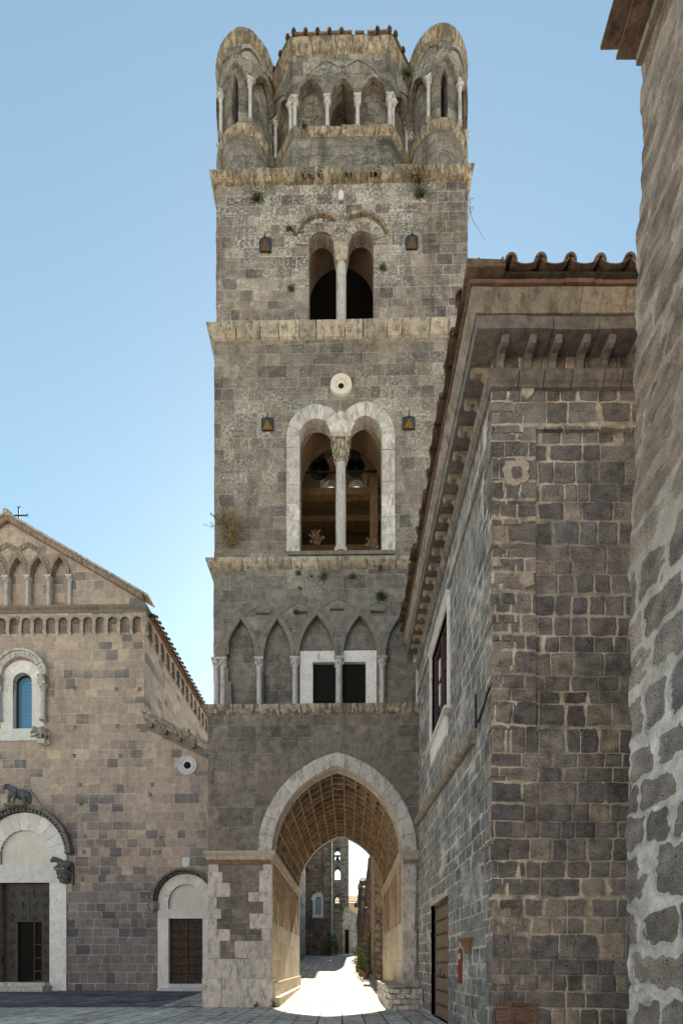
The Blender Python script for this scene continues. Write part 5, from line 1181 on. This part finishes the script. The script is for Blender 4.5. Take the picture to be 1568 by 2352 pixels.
# side window
m = M(); e = .14; xo = HX - .05
m.box((xo, wy0 - e, wz0), (HX + .3, wy0, wz_1 + e)); m.box((xo, wy1, wz0), (HX + .3, wy1 + e, wz_1 + e)); m.box((xo - .002, wy0, wz_1), (HX + .3, wy1, wz_1 + e))
m.box((xo - .05, wy0 - e, wz_1 + e), (HX + .0, wy1 + e, wz_1 + e + .06)); m.box((xo - .03, wy0 - e - .02, wz_1 + e - .06), (HX, wy1 + e + .02, wz_1 + e - .002))
WA = m.build('window_frame', 'marble', Hh)
m = M(); m.box((xo - .10, wy0 - e - .06, wz0 - .07), (HX + .2, wy1 + e + .06, wz0)); m.box((xo - .02, wy0 + .12, wz0 - .55), (HX, wy1 - .12, wz0 - .07)); m.build('window_sill', 'marble', WA)
m = M(); xg = HX + .06
for a, b in ((wy0, wy0 + .09), (wy1 - .09, wy1), ((wy0 + wy1) / 2 - .07, (wy0 + wy1) / 2 + .07)): m.box((xg, a, wz0), (xg + .09, b, wz_1))
for a, b in ((wz0, wz0 + .1), (wz_1 - .1, wz_1), (wz0 + 1.45, wz0 + 1.53)): m.box((xg + .01, wy0, a), (xg + .08, wy1, b))
sh_ = m.build('sash', 'winwood', WA)
m = M(); m.face([(xg + .06, wy0, wz0), (xg + .06, wy1, wz0), (xg + .06, wy1, wz_1), (xg + .06, wy0, wz_1)]); m.build('pane', 'glass', sh_)
m = M(); m.box((xg + .02, wy0 + .25, wz0 + .4), (xg + .05, wy0 + .5, wz0 + 1.2)); m.box((xg + .02, wy0 + .30, wz0 + 1.8), (xg + .05, wy0 + .5, wz0 + 2.2)); m.box((xg + .02, wy1 - .62, wz0 + .9), (xg + .05, wy1 - .5, wz0 + 2.1)); m.build('paper_sheet', 'paper', WA)
# plank door
m = M(); xd = HX + .10
nb_ = 5
for i in range(2):
    a = dy0 + i * (dy1 - dy0) / 2; m.box((xd, a + .01, .0), (xd + .06, a + (dy1 - dy0) / 2 - .01, dz1 - .02))
m.box((HX - .002, dy0 - .06, 0), (xd + .05, dy0, dz1)); m.box((HX - .0, dy1, 0), (xd + .05, dy1 + .05, dz1))
DD = m.build('door', 'wood', Hh)
for i in range(8):
    m = M(); z = .32 + i * .37; m.box((xd - .03, dy0 + .02, z), (xd + .005, dy1 - .02, z + .05), jit=.003); m.build('door_rail', 'wood_old', DD)
m = M(); m.tube([(xd - .03, dy0 + .9, 1.05), (xd - .09, dy0 + .9, 1.08), (xd - .09, dy0 + .9, 1.28), (xd - .03, dy0 + .9, 1.3)], .012, 6); m.ell((xd - .04, dy0 + .75, 1.1), (.03, .05, .05), 8, 6); m.build('handle', 'iron', DD)
m = M(); m.box((HX - .02, dy0 - .1, dz1), (HX + .3, dy1 + .12, dz1 + .10), jit=.02); m.build('door_lintel', 'mortar', Hh)
# mortar patches and bricks on the front wall (flush repairs)
def patch(pts, y, mat, name, th=.034):
    m = M(); P = [Vector((HX + (u - 1130) / 1080 * HY, y, EYE + (HZ - v) / 1080 * HY)) for u, v in pts]
    F = [p + Vector((0, -th, 0)) for p in P]; m.face(F)
    for i in range(len(P)): j = (i + 1) % len(P); m.face([F[i], P[i], P[j], F[j]])
    return m.build(name, mat, Hh)
R = random.Random(21); ring = []
for i in range(22):
    a = 2 * pi * i / 22; sx = 1 + .14 * R.uniform(-1, 1); ring.append((1182 + cos(a) * 29 * sx * (1 + .15 * abs(sin(2 * a))), 1088 + sin(a) * 27 * sx * (1 + .15 * abs(sin(2 * a)))))
patch(ring, HY, 'mortar', 'mortar_ring')
ring2 = [(1184 + (x - 1182) * .42, 1090 + (y - 1088) * .50) for x, y in ring]; patch(ring2, HY - .034, 'hcorn_grey', 'stone_core', .006)
for poly in ([(1195, 888), (1222, 884), (1224, 905), (1212, 918), (1197, 908)], [(1192, 1318), (1222, 1316), (1224, 1345), (1206, 1352), (1192, 1340)]): patch(poly, HY, 'mortar', 'mortar_patch', .030)
m = M(); R = random.Random(2)
for r_ in range(5):
    u = 1128 + R.uniform(0, 10)
    while u < 1232 - r_ * 3:
        w = R.uniform(26, 48); x0_, x1_ = HX + (u - 1130) / 1080 * HY, HX + (min(u + w, 1236) - 1130) / 1080 * HY; z = EYE + (HZ - (2352 - r_ * 10)) / 1080 * HY
        m.box((x0_ + .008, HY - .022, z), (x1_ - .008, HY + .02, z + .05), jit=.008); u += w
m.build('brick_repair', 'brick', Hh)
# planter, red board, tag on the side wall
pc = (HX, 9.15)
PL = thing('wall_planter', 'half round terracotta wall planter beside the plank door', 'planter', (HX, 9.15, 1.62))
m = M(); m.lathe((-.0, 0, 0), [(.0, 0), (.10, 0), (.12, .08), (.17, .20), (.19, .24), (.23, .25), (.23, .31), (.20, .31), (.17, .25)], 18, a0=pi / 2, a1=3 * pi / 2); m.build('pot', 'terracotta', PL, smooth=True)
m = M(); m.face([(-.0, -.19, .26), (-.0, .19, .26), (-.15, .12, .26), (-.19, 0, .26), (-.15, -.12, .26)]); m.build('soil', 'wood_old', PL)
RB = thing('wall_board', 'narrow faded red wooden board with arched top between planter and door', 'board', (HX, 9.85, 1.02))
m = M(); w = .13; sh = [(-w, 0), (w, 0), (w, .62)] + [(w * cos(a), .62 + .12 * sin(a)) for a in (.5, 1.05, 1.57, 2.1, 2.65)] + [(-w, .62)]
A = [(-.03, y, z) for y, z in sh]; B = [(0, y, z) for y, z in sh]; m.face(A)
for i in range(len(sh)): j = (i + 1) % len(sh); m.face([A[i], B[i], B[j], A[j]])
m.build('board', 'redpaint', RB)
m = M(); m.box((-.045, -.06, .50), (-.03, .05, .62)); m.build('paper_note', 'paper', RB)
m = M(); m.box((-.07, -.10, 0), (-.03, .10, .06)); m.box((-.05, -.04, .06), (-.03, .04, .45)); m.ell((-.05, 0, .3), (.03, .05, .06), 8, 5); m.build('shelf', 'redpaint', RB)
m = M(); m.box((HX - .012, 8.36, 4.0), (HX, 8.46, 4.12)); tag(m.build('wall_tag', 'marble_cool'), 'tiny pale square plaque high on the side wall near the house corner', 'plaque')
# ================================================================ NEAREST HOUSE (far right)
NB = thing('near_house', 'nearest rubble stone wall with wide pale mortar and a tiled eave at the right edge', 'house', (0, 0, 0))
BY, BX = 6.2, 3.77
def lean(z): return .19 * max(0, (z - 4) / 9.4) ** 1.2 + .02 * sin(z * 1.7)
m = M(); R = random.Random(8); EDG = {}; zs_ = [i * .09 for i in range(149)]; ys_ = [BY - i * .2 for i in range(0, 26)]
def bw(y, z):
    if (y, z) in EDG: return EDG[(y, z)]
    EDG[(y, z)] = bw_(y, z); return EDG[(y, z)]
def bw_(y, z):
    h = (sin(y * 5.1 + z * 2.3) + sin(y * 2.3 - z * 4.7 + 1) + sin(y * 9 + z * 7.1)) / 3
    e = (sin(z * 7.3) + sin(z * 3.1 + 2) + .7 * sin(z * 17)) * .010 + R.uniform(-.016, .016) if y > BY - .01 else 0
    return (BX + lean(z) + .014 * h, y - e * 0 + 0, z) if y < BY - .01 else (BX + lean(z) + e * 1.2 + .01, y, z)
for i in range(len(zs_) - 1):
    for j in range(len(ys_) - 1):
        za, zb, ya, yb = zs_[i], zs_[i + 1], ys_[j], ys_[j + 1]
        m.face([bw(ya, za), bw(yb, za), bw(yb, zb), bw(ya, zb)], [(-ya, za), (-yb, za), (-yb, zb), (-ya, zb)])
    za, zb = zs_[i], zs_[i + 1]; m.face([bw(BY, za), (9, BY, za), (9, BY, zb), bw(BY, zb)], [(0, za), (5, za), (5, zb), (0, zb)])
m.build('wall', 'rubble', NB, smooth=True)
m = M(); zt2 = EYE + (HZ - 128) / 1080 * BY; ox_ = (1378 - 784) / 1080 * BY
y = BY
while y > 1.5:
    L = R.uniform(.5, .8); m.box((ox_ + R.uniform(-.02, .02), y - L + .01, zt2 + .07), (BX + .3, y, zt2 + .12), jit=.01); m.box((ox_ + .22, y - L + .03, zt2 - .01), (BX + .3, y + .02, zt2 + .055), jit=.01); y -= L
m.face([(ox_, BY, zt2 + .13), (BX + 3, BY, zt2 + 1.1), (BX + 3, 1.4, zt2 + 1.1), (ox_, 1.4, zt2 + .13)])
m.build('tiled_eave', 'tile', NB)
m = M(); m.box((BX + .10, 1.4, zt2 - .16), (BX + .4, BY - .02, zt2 - .02), jit=.01); m.build('eave_band', 'hcorn', NB)
# ================================================================ BEYOND THE PASSAGE
def fx(x): return 658.4 + .13798 * x
def gy(y): return 1900 + .13798 * y
def WX(u, Y): return (u - UC) / FPX * Y
def WZ(v, Y): return EYE + (HZ - v) / FPX * Y
# left street house
LH = thing('street_house', 'low grey rendered house with pale window frames on the left of the lane', 'house', (-4.1, 30, 0))
hx = 0; zb = .7; zt = WZ(2040, 49) ; L_ = 19.5
m = M(); arcwall(m, lambda u, d, z: (hx - d, u, z), 0, L_, 0, zt, [op(q, .5, z, z + 1.5, 0, .15) for q in (10.5, 13, 16) for z in (5.6,)] + [op(14, .5, 1.8, 4.2, 0, .2), op(11, .5, 1.8, 4.2, 0, .2)]); m.face([(0, 0, 0), (-4, 0, 0), (-4, 0, zt), (0, 0, zt)]); m.build('wall', 'far_grey', LH)
m = M(); 
for q in (10.5, 13, 16):
    m.box((-.02, q - .66, 5.4), (.04, q - .5, 7.3)); m.box((-.02, q + .5, 5.4), (.04, q + .66, 7.3)); m.box((-.02, q - .66, 7.1), (.04, q + .66, 7.3)); m.box((-.02, q - .7, 5.3), (.07, q + .7, 5.45))
m.build('window_frame', 'marble', LH)
m = M()
for q in (11, 14): m.box((-.02, q - .7, 1.5), (.05, q - .5, 4.4)); m.box((-.02, q + .5, 1.5), (.05, q + .7, 4.4)); m.box((-.02, q - .7, 4.2), (.05, q + .7, 4.4))
m.build('door_frame', 'marble', LH)
m = M(); m.box((-.0, 0, 4.55), (.012, L_, zt - .1)); m.build('render_patch', 'grey_render', LH)
m = M(); m.box((-4, 0, zt), (.45, L_, zt + .08)); m.face([(.5, 0, zt + .1), (.5, L_, zt + .1), (-4, L_, zt + 1.6), (-4, 0, zt + 1.6)])
for i in range(44): halfpipe(m, (.55, .2 + i * .44, zt + .12), (-.8, .2 + i * .44, zt + .55), .11, .1, (0, 0, 1), n=5)
m.build('tiled_roof', 'tile', LH)
# transept
TY = 50.
TRN = thing('transept', 'tall brown tuff church transept with round headed white framed window beyond the passage', 'church wing', (0, TY, 0))
x0, x1 = WX(700, TY) - .3, WX(761, TY); xs2 = WX(743, TY); wcx, ww = WX(731, TY), .30; zwb, zws = WZ(2102, TY), WZ(2067.5, TY)
m = M(); arcwall(m, flat, x0 - 9, xs2, 0, 16.2, [op(wcx, ww, zwb, zws, ww, .35)], n=10); m.box((xs2, -.16, 0), (x1, 3, 16.2)); m.face([(x1, 0, 0), (x1, 9, 0), (x1, 9, 16.2), (x1, 0, 16.2)])
m.face([(x0 - 9, 0, 16.2), (x1, 0, 16.2), (x1, 9, 16.6), (x0 - 9, 9, 16.6)]); m.build('wall', 'far_brown' if 'far_brown' in MT else 'far_stone', TRN)
m = M(); archband(m, flat, wcx, ww, zws, ww, .36, -.06, .1, n=16, nb=9, gap=.004, th=.36); archband(m, flat, wcx, ww + .36, zws - .02, ww + .36, .10, -.12, .05, n=18, th=.1)
for sg in (-1, 1): a, b = sorted((wcx + sg * ww, wcx + sg * (ww + .36 - .06))); m.box((a, -.06, zwb), (b, .1, zws))
m.box((wcx - .64, -.08, zwb - .32), (wcx + .64, .1, zwb)); F = m.build('window_surround', 'marble_cool', TRN)
m = M()
for i in range(12):
    (xa, za), (xb, zb) = arch_pt(ww, ww, -1 + i / 6), arch_pt(ww, ww, -1 + (i + 1) / 6); m.face([(wcx + xa, .2, zwb), (wcx + xb, .2, zwb), (wcx + xb, .2, zws + zb), (wcx + xa, .2, zws + za)])
m.build('window_pane', 'blue_glass', F)
m = M()
for i in range(7):
    x = x0 + .1 + i * .45; archband(m, flat, x, .17, 12.7, .17, .05, -.08, .02, n=8, th=.05)
    if i % 2 == 0: m.box((x - .27, -.14, 12.4), (x - .17, .0, 12.7))
m.build('arched_corbel_table', 'far_stone', TRN)
m = M(); m.tube([(x1 + .04, -.24, 2), (x1 + .04, -.24, 16)], .06, 6); m.build('downpipe', 'marble_old', TRN)
m = M(); m.face([(x0 - 9, -.4, 16.1), (x1 + .3, -.4, 16.1), (x1 + .3, 9, 18), (x0 - 9, 9, 18)]); m.build('roof', 'tile', TRN)
# bell gable tower behind
BYY = 57.
BT = thing('bell_turret', 'slender dark stone belfry with stacked arched openings seen through the passage', 'belfry', (0, BYY, 0))
a0, a1 = WX(755, BYY), WX(800.5, BYY); DB = 2.2
def bop(u0, u1, v0, v1, vs): A, B = WX(u0, BYY), WX(u1, BYY); w = (B - A) / 2; z0_, z1_, zs = WZ(v0, BYY), WZ(v1, BYY), WZ(vs, BYY); return op((A + B) / 2, w, z0_, zs, max(w, z1_ - zs), .5, True)
bo = [bop(768.5, 780.5, 1976.6, 1947, 1953), bop(768, 781.6, 2021.4, 1990, 2000), bop(768.8, 778.8, 2076.6, 2056, 2064)]
m = M(); arcwall(m, flat, a0, a1, 0, 16.0, bo, back=DB, n=10); m.face([(a1, 0, 0), (a1, DB, 0), (a1, DB, 16.0), (a1, 0, 16.0)]); m.face([(a0, 0, 0), (a0, DB, 0), (a0, DB, 16), (a0, 0, 16)])
for i in range(6):
    r0, r1 = 1 - .06 * i ** 1.4 / 2, 1 - .06 * (i + 1) ** 1.4 / 2; cxm = (a0 + a1) / 2; hw2 = (a1 - a0) / 2
    m.hexa([Vector((cxm + sx * hw2 * rr, DB / 2 + sy * DB / 2 * rr, 16 + .45 * (i + q))) for q, rr in ((0, r0), (1, r1)) for sx, sy in ((-1, -1), (1, -1), (1, 1), (-1, 1))])
m.build('wall', 'far_grey', BT)
m = M(); o = bo[0]; archband(m, flat, o['cx'], o['w'], o['zs'], o['h'], .25, -.04, .1, n=12, nb=11, gap=.01); m.build('brick_arch', 'brick', BT)
m = M(); 
for v in (1985, 2026): z = WZ(v, BYY); m.box((a0 - .04, -.07, z), (a1 + .07, .1, z + .09), jit=.01)
m.build('string_course', 'arcstone', BT)
bell(bo[0]['cx'] + .02, BYY + 1.1, bo[0]['zb'] + .18, .30, 'small dark bell silhouetted in the top opening of the slender distant belfry')
# forecourt wall with pointed gateway, projecting forward of the belfry
GW = thing('gateway_wall', 'grey rubble wall with tall pointed gateway at the end of the lane', 'wall', (0, 53, 0))
g0, g1 = WX(761.5, 53), WX(787, 53)
m = M(); m.box((g0, 0, 0), (g1, 3.5, WZ(2078, 53))); 
arcwall(m, lambda u, d, z: (g1 + u * .35 , 0 + u, z), 0, 6.0, 0, lambda u: WZ(2078, 53) - .12 * u, [op(2.4, 1.3, 0, 5.0, 1.9, .5)], n=12); m.build('wall', 'far_grey', GW)
m = M(); m.box((g1 + .65, 1.6, 2), (g1 + 1.0, 2.0, WZ(2145, 54.5))); m.box((g1 + .60, 1.55, WZ(2145, 54.5)), (g1 + 1.15, 2.1, WZ(2141, 54.5))); m.build('gate_pillar', 'impost', GW)
m = M(); m.box((g1 + .42, .6, 0), (g1 + .7, 1.2, 5.2)); m.build('dark_gate', 'interior', GW)  # black block painted as the shade within the archway
# end wall with arched door and cream house
EW = thing('end_wall', 'dark stone wall with small arched door closing the lane', 'wall', (0, 64, 0))
e0, e1 = WX(798, 64), WX(834, 64)
m = M(); arcwall(m, flat, e0, e1, 0, lambda u: WZ(2107, 64) - .12 * (u - e0), [op(WX(809.5, 64), .30, 3.2, WZ(2156, 64), .55, .3)], n=10); m.build('wall', 'far_grey', EW)
m = M(); m.box((WX(809.5, 64) - .3, .25, 3), (WX(809.5, 64) + .3, .28, WZ(2147, 64))); m.build('door', 'wood_old', EW)
YH = thing('cream_house', 'small cream rendered house with orange tiled roof beyond the lane end', 'house', (0, 69, 0))
c0, c1 = WX(758, 69), WX(845, 69); z1_ = WZ(2074, 69)
m = M(); m.box((c0, 0, 0), (c1, 5, z1_)); m.build('wall', 'yellow_wall', YH)
m = M(); m.face([(c0, -.4, z1_), (c1, -.4, z1_), (c1, 3.5, WZ(2058, 72.5)), (c0, 3.5, WZ(2058, 72.5))]); x = c0 + .1
while x < c1: halfpipe(m, (x, -.45, z1_ + .03), (x + .5, 3.5, WZ(2058, 72.5) + .04), .11, .1, (0, 0, 1), n=5); x += .34
m.build('tiled_roof', 'tile_red', YH)
LS = thing('street_lantern', 'small dark lantern on a wall arm near the end of the lane', 'street lamp', (WX(817, 50), 50, WZ(2081, 50)))
m = M(); m.lathe((0, 0, -.22), [(0, 0), (.12, .02), (.19, .35), (.19, .38), (.05, .55), (0, .58)], 6); m.build('lantern_head', 'iron', LS)
m = M(); m.tube([(0, 0, .36), (0, 0, .45), (.6, 0, .5)], .03, 6); m.build('arm', 'iron', LS)
# right hand ruined houses, each its own block
def ruin(name, label, x, y0, y1, prof, mat, feats=()):
    o = thing(name, label, 'house', (x, y0, 0)); m = M(); n_ = len(prof); R = random.Random(int(y0 * 10)); D = y1 - y0
    ys = [D * i / (n_ - 1) for i in range(n_)]
    for i in range(n_ - 1):
        K = 10
        for k_ in range(K):
            def P(i_, k2): j = 0 if k2 in (0,) else .06 * sin(ys[i_] * 7 + k2 * 5.3); return (j, ys[i_], prof[i_] * k2 / K)
            m.face([P(i, k_), P(i + 1, k_), P(i + 1, k_ + 1), P(i, k_ + 1)], [(-ys[i], prof[i] * k_ / K), (-ys[i + 1], prof[i + 1] * k_ / K), (-ys[i + 1], prof[i + 1] * (k_ + 1) / K), (-ys[i], prof[i] * (k_ + 1) / K)])
        m.face([(0, ys[i], prof[i]), (0, ys[i + 1], prof[i + 1]), (4, ys[i + 1], prof[i + 1]), (4, ys[i], prof[i])])
    m.face([(0, 0, 0), (4, 0, 0), (4, 0, prof[0]), (0, 0, prof[0])]); m.face([(0, D, 0), (4, D, 0), (4, D, prof[-1]), (0, D, prof[-1])])
    m.build('wall', mat, o); return o
r1 = ruin('ruined_house', 'tall brown stone house end right behind the passage with flowers at its foot', 1.86, 26.2, 31.5, [9.2, 9.4, 9.1, 9.6, 9.3, 8.6], 'ruin')
m = M(); m.box((-.04, .5, 0), (.0, .62, 8.4)); m.box((-.06, 1.0, 1.2), (.0, 1.08, 8.0)); m.tube([(-.06, 1.6, 1), (-.06, 1.6, 8.5)], .04, 6); m.build('downpipe', 'impost', r1)
m = M(); m.box((-.03, 2.2, 5.2), (.02, 3.0, 6.7)); m.box((-.03, 3.6, 1.2), (.02, 4.5, 3.4)); m.build('shutter', 'wood_old', r1)
m = M(); m.tube([(-.02, 3.2, 4.9), (-.35, 3.2, 4.9), (-.35, 3.6, 4.95)], .02, 5); m.build('iron_bar', 'iron', r1)
r2 = ruin('ruined_house', 'middle stone house on the right of the lane with broken wall top', 1.78, 31.6, 38, [8.5, 7.7, 7.2, 7.6, 6.4, 5.6, 5.9], 'ruin')
m = M(); m.box((-.35, 1.6, 7.0), (.05, 2.3, 7.25), jit=.04); m.box((-.25, 3.8, 6.2), (.05, 4.6, 6.5), jit=.04); m.build('broken_eave', 'arcstone', r2)
m = M(); m.box((-.03, 2.5, 2.0), (.02, 3.5, 4.2)); m.box((-.03, 4.6, 3.9), (.02, 5.4, 5.2)); m.build('shutter', 'wood_old', r2)
r3 = ruin('ruined_house', 'farthest low stone house on the right of the lane with jagged top', 1.66, 38.2, 50, [7.6, 8.2, 8.9, 7.4, 7.7, 7.1, 6.9, 6.5, 6.2], 'ruin')
m = M(); m.box((-.3, .6, 7.6), (.05, 1.6, 8.0), jit=.08); m.build('broken_eave', 'arcstone', r3)
m = M(); m.hexa([Vector(p) for p in ((-.32, 3.0, 6.4), (.0, 3.0, 6.4), (.0, 3.9, 6.4), (-.32, 3.9, 6.4), (-.12, 3.2, 8.6), (.02, 3.2, 8.9), (.02, 3.6, 8.7), (-.1, 3.6, 8.5))]); m.build('wall_stump', 'arcstone', r3)
m = M(); m.box((-.05, 2.0, 3.2), (.02, 2.9, 5.2)); m.build('shutter', 'wood', r3)
# greenery
def bush(name, loc, r, n, label, mats, size=.06, cat='bush', group=None, sy=.6, sz=1.0):
    R = random.Random(int(loc[1] * 7 + loc[0] * 13)); m = M()
    for k_ in range(5): a = R.uniform(0, 6.28); m.tube([(0, 0, 0), (cos(a) * r[0] * .4, sin(a) * r[0] * .3, r[1] * .5), (cos(a) * r[0] * .7, sin(a) * r[0] * .5, r[1] * .9)], [.02, .012, .005], 5)
    cl = [(R.gauss(0, .45) * r[0], R.gauss(0, .3) * r[0], R.uniform(.1, 1) * r[1]) for _ in range(14)]
    for i in range(n):
        q = R.choice(cl); c_ = Vector((q[0] + R.gauss(0, .16) * r[0], q[1] + R.gauss(0, .16) * r[0], q[2] + R.gauss(0, .10) * r[1])); x = Vector((R.gauss(0, 1), R.gauss(0, 1), R.gauss(0, 1))).normalized(); y = x.orthogonal().normalized(); s = size * R.uniform(.6, 1.3)
        m.face([c_, c_ + x * s + y * s * .5, c_ + x * 2 * s, c_ + x * s - y * s * .5], None, R.choices(range(len(mats)), [8] * min(2, len(mats)) + [1.6] * (len(mats) - 2))[0])
    o = m.build(name, mats); o.location = loc; tag(o, label, cat, group); return o
bush('bush', (WX(762, 49.3), 49.3, ramp_z(49.3)), (.75, 2.3), 900, 'green bush growing at the foot of the transept corner', ['leaf_bright', 'leaf'], .09)
bush('bush', (WX(788, 52.6), 52.7, WZ(2096, 53)), (.35, 1.0), 200, 'small green bush high on the gateway wall', ['leaf', 'leaf_bright'], .07)
for i, (x, y, s, lab) in enumerate([(1.42, 27.2, .8, 'nearest terracotta pot with leafy plant at the right of the lane'), (1.30, 28.6, 1.0, 'flowering pot plant with pink blooms, second from the passage'), (1.25, 30.0, 1.25, 'tall flowering climber in a pot against the right hand houses'), (1.10, 31.6, .9, 'bushy pot plant with pale flowers, farthest along the lane')]):
    PT = thing('flower_pot', lab, 'flower pot', (x, y, ramp_z(y)), 0, 'flower pots along the right side of the lane')
    m = M(); m.lathe((0, 0, 0), [(0, 0), (.13, 0), (.19, .28), (.22, .29), (.22, .34), (.18, .34), (.17, .28)], 14); m.build('pot', 'terracotta', PT, smooth=True)
    b = bush('foliage', (0, 0, 0), (.42, 1.15 * s), 420, '', ['leaf', 'leaf_bright', 'flower', 'flower_y'], .045); b.parent = PT; b.location = (0, 0, .3)
    for k_ in ('category', 'label', 'group'): 
        if k_ in b: del b[k_]
bush('climber', (1.72, 29.0, ramp_z(29)), (.6, 2.6), 700, 'climbing plant with scattered flowers on the brown house wall above the pots', ['leaf', 'leaf_bright', 'flower', 'flower_y'], .05, 'climbing plant')

# unseen building added behind the camera so its sunlit front lights the shaded walls
PA = thing('palace', 'long cream rendered palace facing the cathedral across the square', 'palace', (0, -17, 0), pi)
m = M(); arcwall(m, flat, -42, 48, 0, 11.5, [op(-38 + i * 5.6, .6, z, z + h, 0, .3) for i in range(15) for z, h in ((1.2, 1.7), (6.0, 2.1))]); m.face([(-42, 0, 11.5), (48, 0, 11.5), (48, 10, 11.5), (-42, 10, 11.5)]); m.face([(-42, 10, 0), (48, 10, 0), (48, 10, 11.5), (-42, 10, 11.5)]); m.face([(-42, 0, 0), (-42, 10, 0), (-42, 10, 11.5), (-42, 0, 11.5)]); m.face([(48, 0, 0), (48, 10, 0), (48, 10, 11.5), (48, 0, 11.5)])
m.build('wall', 'palace_render', PA)
m = M(); m.face([(-42.6, -.6, 11.5), (48.6, -.6, 11.5), (48.6, 5, 13.6), (-42.6, 5, 13.6)]); m.face([(-42.6, 10.6, 11.5), (48.6, 10.6, 11.5), (48.6, 5, 13.6), (-42.6, 5, 13.6)]); m.build('roof', 'tile_red', PA)
for i in range(15):
    for z, h in ((1.2, 1.7), (6.0, 2.1)):
        m = M(); m.box((-38 + i * 5.6 - .6, .2, z), (-38 + i * 5.6 + .6, .28, z + h)); m.build('shutter', 'winwood', PA)
